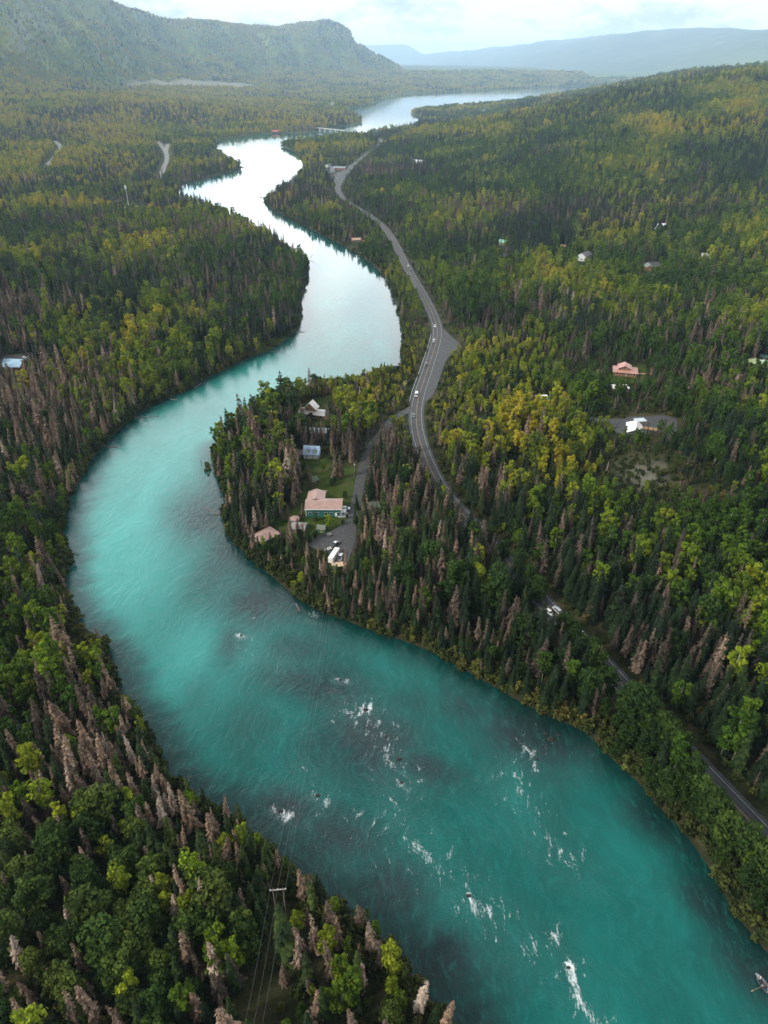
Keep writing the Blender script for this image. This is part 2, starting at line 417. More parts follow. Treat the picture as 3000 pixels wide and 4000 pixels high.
def nz_(scale, det=6, rough=.6, vec=None):
    n = N(nt, 'ShaderNodeTexNoise'); n.inputs['Scale'].default_value = scale; n.inputs['Detail'].default_value = det; n.inputs['Roughness'].default_value = rough
    nt.links.new(vec or geo.outputs['Position'], n.inputs['Vector']); return n.outputs['Fac']
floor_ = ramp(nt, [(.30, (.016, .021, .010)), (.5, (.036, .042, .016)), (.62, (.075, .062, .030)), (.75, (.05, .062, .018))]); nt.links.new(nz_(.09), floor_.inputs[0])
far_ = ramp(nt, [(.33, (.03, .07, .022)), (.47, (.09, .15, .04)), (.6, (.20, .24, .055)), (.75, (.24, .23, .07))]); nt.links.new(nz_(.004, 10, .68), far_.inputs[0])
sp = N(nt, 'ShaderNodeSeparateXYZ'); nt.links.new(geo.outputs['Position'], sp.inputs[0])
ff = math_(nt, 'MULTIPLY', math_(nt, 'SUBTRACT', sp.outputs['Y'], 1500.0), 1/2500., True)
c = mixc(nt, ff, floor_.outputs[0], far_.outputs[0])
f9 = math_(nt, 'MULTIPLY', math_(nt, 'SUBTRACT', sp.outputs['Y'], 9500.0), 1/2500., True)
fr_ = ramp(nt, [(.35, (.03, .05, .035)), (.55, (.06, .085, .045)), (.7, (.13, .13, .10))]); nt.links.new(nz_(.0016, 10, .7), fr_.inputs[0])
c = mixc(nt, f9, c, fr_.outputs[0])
lr = ramp(nt, [(.35, (.026, .050, .008)), (.55, (.05, .078, .012)), (.7, (.085, .08, .028))]); nt.links.new(nz_(.12), lr.inputs[0])
al = N(nt, 'ShaderNodeAttribute', attribute_name='lawn'); ab = N(nt, 'ShaderNodeAttribute', attribute_name='bare'); as_ = N(nt, 'ShaderNodeAttribute', attribute_name='shore')
c = mixc(nt, al.outputs['Fac'], c, lr.outputs[0])
br = ramp(nt, [(.35, (.15, .14, .11)), (.55, (.27, .25, .21)), (.7, (.12, .15, .05))]); nt.links.new(nz_(.02), br.inputs[0])
c = mixc(nt, ab.outputs['Fac'], c, br.outputs[0])
sr = math_(nt, 'SUBTRACT', 1.0, math_(nt, 'MULTIPLY', math_(nt, 'ABSOLUTE', as_.outputs['Fac']), 5.0), True)
c = mixc(nt, math_(nt, 'MULTIPLY', sr, .7), c, (.035, .034, .022))
# scree and rock on the steep faces
nz3 = N(nt, 'ShaderNodeSeparateXYZ'); nt.links.new(geo.outputs['Normal'], nz3.inputs[0])
st = math_(nt, 'MULTIPLY', math_(nt, 'SUBTRACT', math_(nt, 'ADD', .66, math_(nt, 'MULTIPLY', math_(nt, 'SUBTRACT', nz_(.01, 8), .5), .35)), nz3.outputs['Z']), 9.0, True)
c = mixc(nt, math_(nt, 'MULTIPLY', st, .6), c, (.22, .21, .17))
nt.links.new(c, b.inputs['Base Color']); b.inputs['Specular IOR Level'].default_value = .1
bp = N(nt, 'ShaderNodeBump'); bp.inputs['Strength'].default_value = .8; bp.inputs['Distance'].default_value = 3.0
nt.links.new(nz_(.12, 8, .7), bp.inputs['Height']); nt.links.new(bp.outputs[0], b.inputs['Normal'])
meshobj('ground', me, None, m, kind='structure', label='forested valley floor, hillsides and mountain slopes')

# ------------------------------------------------------------ river water
r = [60.0]
while r[-1] < 9500: r.append(r[-1]*(1.0042 if r[-1] < 700 else 1.012))
X, Y, Fc = polar(r, R(-50), R(50), 380)
sdw = sdist(X, Y)
keep = (sdw[Fc].min(1) < 12); Fc = Fc[keep]
use = np.zeros(len(X), bool); use[Fc.ravel()] = True; idx = np.cumsum(use)-1
X, Y, sdw = X[use], Y[use], sdw[use]; Fc = idx[Fc]
def blobs(L):
    o = np.zeros(len(X))
    for px, py, rx, ry, ang, a in L:
        x0, y0 = flat(px, py); x1, _ = flat(px+rx, py); _, y1 = flat(px, py-ry)
        sx = abs(x1-x0); sy = abs(y1-y0); c_, s_ = math.cos(R(ang)), math.sin(R(ang))
        dx, dy = X-x0, Y-y0; u = (dx*c_+dy*s_)/sx; v = (-dx*s_+dy*c_)/sy
        o = np.maximum(o, a*np.exp(-(u*u+v*v)))
    return o
shoal = blobs([(430,1110,80,70,20,.75),(480,1200,60,80,0,.6),(560,1300,110,60,-25,.75),(500,1390,40,60,0,.6),(640,1400,80,40,-20,.6),(680,1480,150,50,-15,.75),(880,1520,80,40,-20,.45),(800,1600,130,90,-30,.85),(920,1655,90,35,-25,.8),(1150,1590,110,65,-25,.95),(1000,1530,80,40,-25,.5),
   (700,1610,80,60,0,.55),(620,1745,110,45,-25,.8),(730,1800,120,60,-25,.8),(850,1920,110,70,-35,.8),(960,2080,110,90,-45,.9),(1030,2190,60,70,-45,.7),(1400,1770,70,45,-40,.6),(1520,1950,80,45,-42,.65),(1640,2110,110,50,-40,.7),(560,1560,90,60,0,.3),(430,1500,40,60,0,.3)])
foam = np.zeros(len(X))
def streak(pts, w, a):
    global foam
    P = [flat(*p) for p in pts]; lo = np.min(P, 0)-3*w; hi = np.max(P, 0)+3*w
    m = (X > lo[0]) & (X < hi[0]) & (Y > lo[1]) & (Y < hi[1])
    d, pa, _ = pdist(X[m], Y[m], P); foam[m] = np.maximum(foam[m], a*1.08*np.exp(-(d/(w*1.25))**2))
for pts, w, a in [([(765,1528),(800,1550),(835,1600),(855,1650),(865,1690)], 6, .75), ([(760,1540),(795,1530)], 4, 1.), ([(820,1580),(850,1640)], 7, .55), ([(720,1490),(760,1500),(800,1520)], 5, .5),
  ([(592,1748),(622,1766)], 2.8, .95), ([(670,1716),(705,1730)], 2.8, .9), ([(705,1730),(745,1750)], 3.5, .5), ([(678,1327),(690,1330)], 3, .95), ([(516,1371),(525,1375)], 2.4, 1.), ([(730,1466),(745,1469)], 2.6, .9), ([(538,1300),(545,1320)], 5, .5),
  ([(1110,1670),(1105,1690),(1135,1720),(1165,1780),(1185,1800),(1230,1860)], 5, .72), ([(1130,1595),(1150,1625),(1150,1660)], 4, .8), ([(1080,1690),(1120,1730)], 4, .55), ([(1190,1590),(1175,1610)], 3.5, .6),
  ([(850,1752),(880,1800),(915,1850),(985,1900),(1030,1955),(1075,1985),(1150,2050)], 5, .68), ([(1015,1942),(1045,1968)], 3.2, 1.05), ([(990,1885),(1000,1925)], 4.5, .6), ([(795,1815),(830,1835),(905,1840)], 5, .6),
  ([(1205,2030),(1235,2080),(1228,2110),(1245,2145),(1275,2185),(1300,2212)], 3.6, .85), ([(1228,2085),(1235,2120)], 2.6, 1.05), ([(640,1790),(720,1800)], 8, .45), ([(780,1830),(800,1890)], 6, .45), ([(1060,1800),(1190,1840)], 6, .4), ([(760,1530),(840,1600),(865,1690)], 13, .66), ([(1100,1670),(1160,1780),(1230,1860)], 12, .64), ([(850,1752),(915,1850),(1030,1955),(1150,2050)], 13, .63), ([(1205,2030),(1240,2140),(1300,2212)], 8, .64), ([(640,1720),(800,1830),(950,1880)], 20, .56), ([(560,1310),(520,1380),(600,1440)], 12, .5), ([(1130,1580),(1160,1660)], 11, .58), ([(550,1560),(700,1700),(900,1800)], 30, .34), ([(950,1700),(1150,1900),(1350,2150)], 35, .30), ([(380,1180),(500,1500)], 25, .24)]:
    streak(pts, w, a)
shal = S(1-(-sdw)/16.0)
me = np_mesh('river', np.stack([X, Y, np.zeros(len(X))], 1), Fc, {'pale_patch': blobs([(300,1120,170,230,0,.9),(420,1400,130,120,0,.55),(420,960,160,90,0,.7),(560,860,150,70,0,.6)]), 'shoal': shoal, 'foam': foam, 'edge': shal}); me.shade_smooth()
m, nt, b = mat('river_water', .06)
geo = N(nt, 'ShaderNodeNewGeometry')
a_s = N(nt, 'ShaderNodeAttribute', attribute_name='shoal'); a_f = N(nt, 'ShaderNodeAttribute', attribute_name='foam'); a_e = N(nt, 'ShaderNodeAttribute', attribute_name='edge')
# water colour: teal, paler in set patches along the upper bend, darker over shoals of dark cobble
warp = N(nt, 'ShaderNodeTexNoise'); warp.inputs['Scale'].default_value = .03; warp.inputs['Detail'].default_value = 3; nt.links.new(geo.outputs['Position'], warp.inputs['Vector'])
wv = N(nt, 'ShaderNodeVectorMath', operation='MULTIPLY_ADD'); nt.links.new(warp.outputs['Color'], wv.inputs[0]); wv.inputs[1].default_value = (22, 22, 0); nt.links.new(geo.outputs['Position'], wv.inputs[2])
mp = N(nt, 'ShaderNodeMapping'); mp.inputs['Rotation'].default_value = (0, 0, R(35)); mp.inputs['Scale'].default_value = (1.0, .38, 1); nt.links.new(wv.outputs[0], mp.inputs['Vector'])
silt = ramp(nt, [(.30, (.0002, .062, .053)), (.5, (.0003, .092, .080)), (.66, (.0015, .13, .112)), (.8, (.010, .18, .158))]); nt.links.new(nz_(.035, 8, .62, mp.outputs[0]), silt.inputs[0])
brk = nz_(.09, 8, .7, mp.outputs[0])
sf = math_(nt, 'MULTIPLY', a_s.outputs['Fac'], math_(nt, 'ADD', .45, brk), True)
sf = math_(nt, 'MULTIPLY', sf, 1.3, True)
a_m = N(nt, 'ShaderNodeAttribute', attribute_name='pale_patch')
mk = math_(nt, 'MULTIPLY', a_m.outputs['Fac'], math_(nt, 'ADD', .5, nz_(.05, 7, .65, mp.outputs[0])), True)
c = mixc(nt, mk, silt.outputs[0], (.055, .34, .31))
c = mixc(nt, sf, c, (.010, .028, .030))
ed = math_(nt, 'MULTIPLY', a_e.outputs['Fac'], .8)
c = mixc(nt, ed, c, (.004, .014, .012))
# foam
fn = nz_(.42, 9, .75, mp.outputs[0]); fn2 = nz_(1.4, 5, .75)
ch = math_(nt, 'MULTIPLY', math_(nt, 'SUBTRACT', nz_(.5, 7, .75, mp.outputs[0]), .5), 2.6, True)
c = mixc(nt, math_(nt, 'MULTIPLY', ch, .55), c, (.012, .21, .18))
fv = math_(nt, 'ADD', math_(nt, 'MULTIPLY', fn, .75), math_(nt, 'MULTIPLY', fn2, .25))
th = math_(nt, 'SUBTRACT', .715, math_(nt, 'MULTIPLY', a_f.outputs['Fac'], .235))
fm = math_(nt, 'MULTIPLY', math_(nt, 'SUBTRACT', fv, th), 8.5, True)
c = mixc(nt, fm, c, (.72, .76, .77))
nt.links.new(c, b.inputs['Base Color']); b.inputs['IOR'].default_value = 1.333
rg = math_(nt, 'ADD', .05, math_(nt, 'MULTIPLY', fm, .6)); nt.links.new(rg, b.inputs['Roughness'])
bp = N(nt, 'ShaderNodeBump'); bp.inputs['Distance'].default_value = .5; bp.inputs['Strength'].default_value = .55
w1 = nz_(.35, 6, .65, mp.outputs[0]); w2 = nz_(1.3, 4, .6)
vor = N(nt, 'ShaderNodeTexWave'); vor.inputs['Scale'].default_value = .11; vor.inputs['Distortion'].default_value = 9; vor.inputs['Detail'].default_value = 4; vor.inputs['Detail Scale'].default_value = 1.4; nt.links.new(mp.outputs[0], vor.inputs['Vector'])
hh = math_(nt, 'ADD', math_(nt, 'MULTIPLY', w1, 1.0), math_(nt, 'MULTIPLY', w2, .25))
hh = math_(nt, 'ADD', hh, math_(nt, 'MULTIPLY', vor.outputs['Fac'], math_(nt, 'MULTIPLY', a_s.outputs['Fac'], .14)))
hh = math_(nt, 'ADD', hh, math_(nt, 'MULTIPLY', fv, math_(nt, 'MULTIPLY', a_f.outputs['Fac'], 2.2)))
nt.links.new(hh, bp.inputs['Height'])
# calmer water upstream
sp = N(nt, 'ShaderNodeSeparateXYZ'); nt.links.new(geo.outputs['Position'], sp.inputs[0])
cal = math_(nt, 'SUBTRACT', .5, math_(nt, 'MULTIPLY', math_(nt, 'SUBTRACT', sp.outputs['Y'], 350.0), .42/500.), True)
cal = math_(nt, 'MAXIMUM', cal, .07); nt.links.new(cal, bp.inputs['Strength'])
nt.links.new(bp.outputs[0], b.inputs['Normal'])
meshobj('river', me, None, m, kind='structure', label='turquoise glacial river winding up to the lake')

# ------------------------------------------------------------ ribbons: roads and tracks
def ribbon(name, P, offs, zoff, m, label, z=None, **kw):
    P = np.asarray(P); tn = np.gradient(P, axis=0); tn /= np.hypot(tn[:, 0], tn[:, 1])[:, None]+1e-9
    nr = np.stack([-tn[:, 1], tn[:, 0]], 1)
    V = []; Fs = []
    for a, c_ in offs:
        nseg = 1 if abs(c_-a) < 1.5 else max(2, int(abs(c_-a)/2))
        base = len(V)
        for k in range(nseg+1):
            o = a+(c_-a)*k/nseg; Q = P+nr*o
            zz = (z if z is not None else terr(Q[:, 0], Q[:, 1]))+zoff
            V += [(q[0], q[1], w) for q, w in zip(Q, np.broadcast_to(zz, len(Q)))]
        n = len(P)
        for k in range(nseg):
            for i in range(n-1): Fs.append((base+k*n+i, base+(k+1)*n+i, base+(k+1)*n+i+1, base+k*n+i+1))
    me = np_mesh(name, np.array(V), np.array(Fs))
    return meshobj(name, me, None, m, kind='structure', label=label, **kw)
def road_mat(name, a, c_, sc=.25):
    m, nt, b = mat(name, .85)
    g = N(nt, 'ShaderNodeNewGeometry'); n = N(nt, 'ShaderNodeTexNoise'); n.inputs['Scale'].default_value = sc; n.inputs['Detail'].default_value = 9; n.inputs['Roughness'].default_value = .7
    nt.links.new(g.outputs['Position'], n.inputs['Vector']); r = ramp(nt, [(.32, a), (.68, c_)]); nt.links.new(n.outputs['Fac'], r.inputs[0]); nt.links.new(r.outputs[0], b.inputs['Base Color'])
    return m
M_ASPH = road_mat('asphalt', (.040, .042, .045), (.075, .077, .08))
M_GRAV = road_mat('gravel', (.026, .028, .031), (.085, .085, .084), .7)
M_PALE = road_mat('pale_gravel', (.16, .155, .14), (.30, .29, .26), .1); M_YEL = road_mat('yellow_paint', (.26, .17, .07), (.38, .25, .09), 1.5); M_WHT = road_mat('white_paint', (.32, .32, .32), (.6, .6, .6), 1.5)
hz = _paths[0][3]
ribbon('road', HWY, [(-4.2, 4.2)], .02, M_ASPH, 'two lane highway curving beside the river', hz)
ribbon('road_shoulder', HWY, [(4.22, 5.0), (-5.0, -4.22)], -.05, M_GRAV, 'gravel shoulders of the highway', hz)
ribbon('centre_line', HWY, [(.10, .26), (-.26, -.10)], .05, M_YEL, 'double yellow centre line', hz)
ribbon('edge_line', HWY, [(3.3, 3.45), (-3.45, -3.3)], .05, M_WHT, 'white edge lines of the highway', hz)
# darker wheel tracks are worn into the lanes
ribbon('wheel_track', HWY, [(.8, 1.4), (2.3, 2.9), (-1.4, -.8), (-2.9, -2.3)], .035, road_mat('worn_asphalt', (.030, .031, .033), (.055, .056, .058)), 'worn wheel tracks in the lanes', hz)
ribbon('gravel_drive', DRIVE, [(-2.8, 2.8)], .10, M_GRAV, 'gravel drive running down to the riverside yard', _paths[1][3])
ribbon('gravel_path', SPUR, [(-2, 2)], .25, M_GRAV, 'short gravel spur')
for k, P in TRACKS.items():
    ribbon('gravel_path', P, [(-3, 3)] if k not in 'bcdfgk' else [(-5, 5)], .35, M_GRAV if k not in 'bcdfgk' else M_PALE, 'gravel track among the trees')
def patch(name, P, m, label, zoff=.2, cell=3.0):
    P = np.array(P); bm = bmesh.new()
    vs = [bm.verts.new((x, y, 0)) for x, y in chaikin(chaikin(P))]; bm.faces.new(vs)
    lo, hi = P.min(0), P.max(0)
    for ax in (0, 1):
        t = lo[ax]+cell
        while t < hi[ax]:
            co = [0, 0, 0]; no = [0, 0, 0]; co[ax] = t; no[ax] = 1
            bmesh.ops.bisect_plane(bm, geom=bm.verts[:]+bm.edges[:]+bm.faces[:], plane_co=co, plane_no=no); t += cell
    xs = np.array([v.co.x for v in bm.verts]); ys = np.array([v.co.y for v in bm.verts]); zs = terr(xs, ys)
    for v, z in zip(bm.verts, zs): v.co.z = z+zoff
    bmesh.ops.recalc_face_normals(bm, faces=bm.faces[:])
    if bm.faces and sum(f.normal.z for f in bm.faces) < 0: bmesh.ops.reverse_faces(bm, faces=bm.faces[:])
    me = bpy.data.meshes.new(name); bm.to_mesh(me); bm.free()
    return meshobj(name, me, None, m, kind='structure', label=label)
patch('gravel_yard', LOT, M_GRAV, 'gravel yard at the end of the drive', .14)
patch('gravel_pullout', PULL, M_GRAV, 'gravel pullout beside the highway', .12)
patch('gravel_yard', LOT2, M_GRAV, 'gravel building site on the right slope', .3)
patch('gravel_yard', LOT3, M_GRAV, 'gravel yard by the blue roofed house', .3)
patch('gravel_yard', LOT4, M_GRAV, 'parking area by the lodge', .4, 8)
patch('gravel_yard', LOT5, M_GRAV, 'gravel yard by the green roofed cabin', .4, 6)
CLOUD = 3.8
# ------------------------------------------------------------ buildings: front wall foot from left to right corner, depth, wall height, roof rise
PINK = (.40, .26, .22); TEAL = (.006, .15, .135)
BLD = [
 # name, label, category, p1, p2, W, hw, rh, wall colour/mat, roof colour, opts
 ('riverside_house', 'large teal house with pink metal roof in the middle of the lawn', 'house', (662,1117), (737,1115), 9.5, 4.6, 1.7, TEAL, PINK, dict(wing=1, win=5, chim=2, trim=1, over=.7)),
 ('boathouse', 'low teal building with long pink roof at the river edge', 'building', (562,1181), (603,1161), 7.5, 2.6, 1.7, TEAL, PINK, dict(win=2, hip=1, over=.8)),
 ('grey_roofed_shed', 'low shed with grey roof between the gazebo and the gravel yard', 'shed', (629,1150), (657,1153), 6, 2.2, 1.3, (.12, .11, .10), (.27, .25, .24), dict(win=1)),
 ('garden_shed', 'small green shed with yellow door at the gravel yard edge', 'shed', (686,1151), (701,1152), 3.4, 2.3, 1.2, (.08, .22, .15), (.16, .18, .15), dict(win=0, door=(.5, .4, .06))),
 ('green_roofed_shed', 'open dark shed with a dull green roof above the log pile', 'shed', (676,1049), (688,1044), 4.2, 2.4, 1.2, (.09, .07, .05), (.085, .13, .08), dict(win=0)),
 ('garage', 'white two door garage with steep pale blue roof and two dormers', 'garage', (656,991), (688,992), 7.5, 2.9, 3.6, (.72, .72, .72), (.30, .42, .58), dict(win=0, garage=1, over=.5)),
 ('wood_lean_to', 'dark weathered lean-to beside the blue roofed garage', 'shed', (641,990), (653,990), 6, 2.2, .8, (.07, .045, .032), (.10, .062, .05), dict(win=0)),
 ('log_house', 'log house with steep white roof and wide white porch roof', 'house', (646,901), (699,906), 8, 3.0, 1.3, 'logs', (.80, .76, .70), dict(win=4, tower=(.42, .42, 6.0, 3.6, .9), over=.9)),
 ('teal_cabin', 'teal cabin with pale metal roof half hidden between spruces', 'cabin', (669,944), (707,944), 7, 2.7, 1.6, TEAL, (.52, .60, .62), dict(win=2)),
 ('green_roofed_shed', 'small shed with mossy green roof among trees right of the drive', 'shed', (802,1106), (820,1102), 5.5, 2.3, 1.4, (.11, .08, .055), (.085, .12, .08), dict(win=0)),
 ('outhouse', 'tiny wooden outhouse at the foot of the two dead spruces', 'outhouse', (717,1038), (722,1038), 1.5, 2.0, .5, (.30, .15, .09), (.20, .12, .09), dict(win=0)),
 ('hillside_lodge', 'timber lodge with two tiers of salmon coloured roof', 'lodge', (1325,811), (1374,816), 12, 3.0, 1.9, 'wood', (.52, .27, .22), dict(win=4, hip=1, tower=(.45, .5, 5.2, 1.8, 0), over=1.0, chim=1)),
 ('white_roofed_garage', 'long low garage with white roof below the salmon roofed lodge', 'garage', (1324,846), (1357,847), 6.5, 2.5, 1.2, (.18, .12, .09), (.74, .74, .72), dict(win=1)),
 ('green_tin_cabin', 'cabin with yellow green roof at the right picture edge', 'cabin', (1617,797), (1637,795), 9, 3.2, 2.2, 'wood', (.42, .50, .22), dict(win=2, chim=1)),
 ('mint_roofed_cabin', 'cabin with pale mint roof joined beside the yellow green roof', 'cabin', (1641,793), (1672,795), 7, 2.6, 1.5, 'wood', (.48, .62, .50), dict(win=2)),
 ('dark_green_shed', 'shed with dark green roof behind the mint roofed cabin', 'shed', (1641,779), (1655,780), 5, 2.5, 1.2, (.12, .09, .06), (.05, .12, .10), dict(win=0)),
 ('mint_roofed_house', 'house with mint green roof at the top of a gravel track', 'house', (1074,529), (1091,531), 10, 3.2, 2.2, (.35, .30, .24), (.24, .50, .38), dict(win=2)),
 ('white_gabled_house', 'white house with dark roof and gable facing down the hill', 'house', (1245,563), (1264,565), 15, 5.0, 3.2, (.66, .70, .74), (.06, .055, .06), dict(win=4, ridge='y', chim=1)),
 ('tan_roofed_cabin', 'small cabin with tan roof uphill left of the white gabled house', 'cabin', (1210,538), (1221,538), 6, 2.6, 1.5, (.28, .18, .11), (.46, .29, .19), dict(win=1)),
 ('teal_roofed_shed', 'shed with teal roof uphill of the mint roofed house', 'shed', (1165,513), (1173,513), 5, 2.6, 1.3, (.2, .2, .16), (.10, .30, .26), dict(win=0)),
 ('orange_log_cabin', 'orange log cabin with grey green roof on a gravel yard', 'cabin', (1394,587), (1409,587), 12, 3.8, 2.4, (.40, .15, .045), (.20, .27, .18), dict(win=2, ridge='y', chim=1)),
 ('white_a_frame', 'bright white steep roofed cabin high on the right slope', 'cabin', (1414,499), (1424,499), 9, 1.2, 6.5, (.3, .28, .25), (.82, .84, .88), dict(win=1, ridge='y')),
 ('white_cottage', 'little white cottage beside the steep white cabin', 'cottage', (1429,492), (1436,492), 5, 2.5, 2.0, (.6, .6, .6), (.75, .77, .8), dict(win=0)),
 ('white_cottage', 'low white roofed cottage just downhill of the steep white cabin', 'cottage', (1438,508), (1448,508), 6, 2.3, 1.5, (.5, .5, .5), (.72, .74, .77), dict(win=0)),
 ('grey_white_cabin', 'pale cabin among dark spruces below the far right slope', 'cabin', (1516,558), (1528,558), 7, 2.8, 1.6, (.5, .45, .4), (.62, .64, .66), dict(win=1)),
 ('blue_roofed_house', 'house with big pale blue roof at the left picture edge', 'house', (6,800), (44,802), 13, 3.0, 3.4, (.17, .035, .03), (.36, .56, .74), dict(win=3, chim=1, over=.8)),
 ('green_shed', 'small green shed at the edge of the woods near the parked cars', 'shed', (96,773), (103,773), 3, 2.2, 1.0, (.12, .22, .17), (.12, .25, .2), dict(win=0)),
 ('deck_cabin', 'brown cabin with pale roof and wooden deck at the right edge', 'cabin', (1653,1236), (1690,1258), 8, 3.0, 2.0, (.16, .06, .035), (.55, .60, .62), dict(win=2)),
 ('tan_roofed_house', 'riverside house with long tan roof on the right bank', 'house', (761,524), (781,523), 9, 2.8, 1.7, (.25, .15, .10), (.48, .30, .22), dict(win=3)),
 ('red_roofed_shed', 'small shed with bright red roof beside the tan roofed house', 'shed', (783,527), (789,527), 4, 2.3, 1.2, (.25, .1, .07), (.55, .09, .06), dict(win=0)),
 ('brown_roofed_cabin', 'brown roofed cabin behind the red roofed shed', 'cabin', (789,517), (798,516), 6, 2.6, 1.5, (.22, .13, .09), (.36, .20, .15), dict(win=0)),
 ('white_garage', 'white roofed garage on the wooded right bank', 'garage', (690,462), (702,461), 8, 2.7, 1.2, (.7, .7, .68), (.74, .74, .74), dict(win=0)),
 ('brown_cabin', 'brown cabin touching the white roofed garage on the right bank', 'cabin', (680,463), (689,463), 8, 2.7, 1.3, (.13, .07, .06), (.25, .22, .22), dict(win=0)),
 ('white_tower_lodge', 'tall white gabled lodge building standing above the parked cars', 'lodge', (699,373), (713,374), 15, 7, 2.6, (.76, .76, .76), (.13, .15, .18), dict(win=6, ridge='y', tower=(.40, .4, 13, 3, 0))),
 ('long_lodge', 'long low lodge with grey roof and red brown walls by the highway', 'lodge', (716,367), (745,367), 16, 3.5, 2.2, (.28, .09, .06), (.20, .24, .27), dict(win=6)),
 ('green_roofed_house', 'house with green roof on the left point of the upper river', 'house', (443,347), (455,347), 12, 3, 2, (.6, .6, .58), (.10, .33, .27), dict(win=2)),
 ('white_cabin', 'small white cabin right of the green roofed house on the point', 'cabin', (460,349), (467,349), 8, 2.6, 1.4, (.6, .6, .6), (.72, .72, .72), dict(win=0)),
 ('red_roofed_lodge', 'red roofed lodge at the water just left of the bridge', 'lodge', (588,287), (603,287), 18, 4, 3.5, (.12, .04, .035), (.55, .10, .07), dict(win=4)),
 ('red_roofed_house', 'house with orange red roof in the woods below the bridge', 'house', (664,327), (674,327), 13, 3, 2.6, (.2, .08, .06), (.55, .12, .09), dict(win=0)),
 ('red_roofed_garage', 'small red roofed garage beside the orange red roofed house', 'garage', (675,329), (680,329), 8, 2.5, 1.6, (.2, .1, .08), (.5, .11, .08), dict(win=0)),
 ('white_roofed_hall', 'long white roofed hall on the right of the far highway', 'hall', (888,353), (911,353), 12, 4, 2, (.5, .5, .5), (.68, .70, .72), dict(win=0)),
 ('pale_building', 'pale building near the lake shore above the highway bend', 'building', (904,297), (916,297), 16, 4, 2.2, (.5, .5, .5), (.70, .74, .76), dict(win=0)),
 ('red_and_white_building', 'red and white building left of the pale lake shore building', 'building', (856,294), (866,295), 14, 5, 2.4, (.5, .12, .09), (.66, .62, .62), dict(win=0)),
 ('pale_roofed_house', 'house with pale green white roof on the far left shore', 'house', (635,253), (649,253), 26, 5, 4, (.5, .5, .48), (.60, .74, .70), dict(win=0)),
 ('white_boathouse', 'white boathouse on the far shore beyond the bridge', 'boathouse', (701,267), (706,267), 14, 4, 2.5, (.6, .6, .6), (.74, .74, .74), dict(win=0)),
 ('teal_roofed_shed', 'square teal roofed shed in birches on the right bank', 'shed', (635,428), (640,428), 6, 2.8, 1.2, (.2, .25, .2), (.13, .38, .34), dict(win=0)),
 ('white_roofed_cabin', 'tiny white roofed cabin right of the lodge across the highway', 'cabin', (789,371), (794,371), 7, 3, 1.6, (.5, .5, .5), (.72, .74, .7), dict(win=0)),
 ('white_roofed_cabin', 'tiny pale cabin deep in the woods across from the lodge', 'cabin', (800,371), (805,371), 7, 3, 1.6, (.5, .5, .5), (.70, .74, .70), dict(win=0)),
 ('tan_cabin', 'small tan cabin between the two tracks on the left plain', 'cabin', (578,402), (580,402), 5, 2.5, 1.5, (.3, .2, .12), (.42, .28, .2), dict(win=0)),
]
BLD = BLD[:-1]
BSITE = []; KEEPOUT = []
for bd in BLD:
    a = hit(*bd[3]); c = hit(*bd[4]); L = math.hypot(c[0]-a[0], c[1]-a[1]); yaw = math.atan2(c[1]-a[1], c[0]-a[0]); W = bd[5]
    mx = (a[0]+c[0])/2-math.sin(yaw)*W/2; my = (a[1]+c[1])/2+math.cos(yaw)*W/2
    BSITE.append((mx, my, yaw, L)); rr = max(L, W)*.5+3
    KEEPOUT.append((mx, my, rr)); dd = math.hypot(mx, my)
    if dd > 2100: continue
    KEEPOUT.append((mx-mx/dd*rr*.9, my-my/dd*rr*.9, rr*.8+2))   # a small clearing on its downhill side
    if dd > 550:
        for q in (1.8, 2.7, 3.6): KEEPOUT.append((mx-mx/dd*rr*q, my-my/dd*rr*q, rr*.7+2))
for px, py, rr in [(1169,864,9), (724,1222,4), (763,1030,5), (278,444,10), (735,308,26), (600,1990,4), (822,1149,5), (60,772,10), (707,445,5), (1132,1222,6), (1130,1240,6), (1180,1345,10), (1195,1340,8), (1325,1500,9), (1345,1500,7), (1515,1705,9), (1535,1700,7), (1100,1240,9), (1640,1840,8), (1235,1398,8)]:
    q = hit(px, py); KEEPOUT.append((q[0], q[1], rr))
LINE = [flat(600, 1921, 16), flat(545, 2230, 3)]; q0, q1 = LINE
for t in np.linspace(0, 1.0, 18): KEEPOUT.append((q0[0]+(q1[0]-q0[0])*t, q0[1]+(q1[1]-q0[1])*t, 4.2))

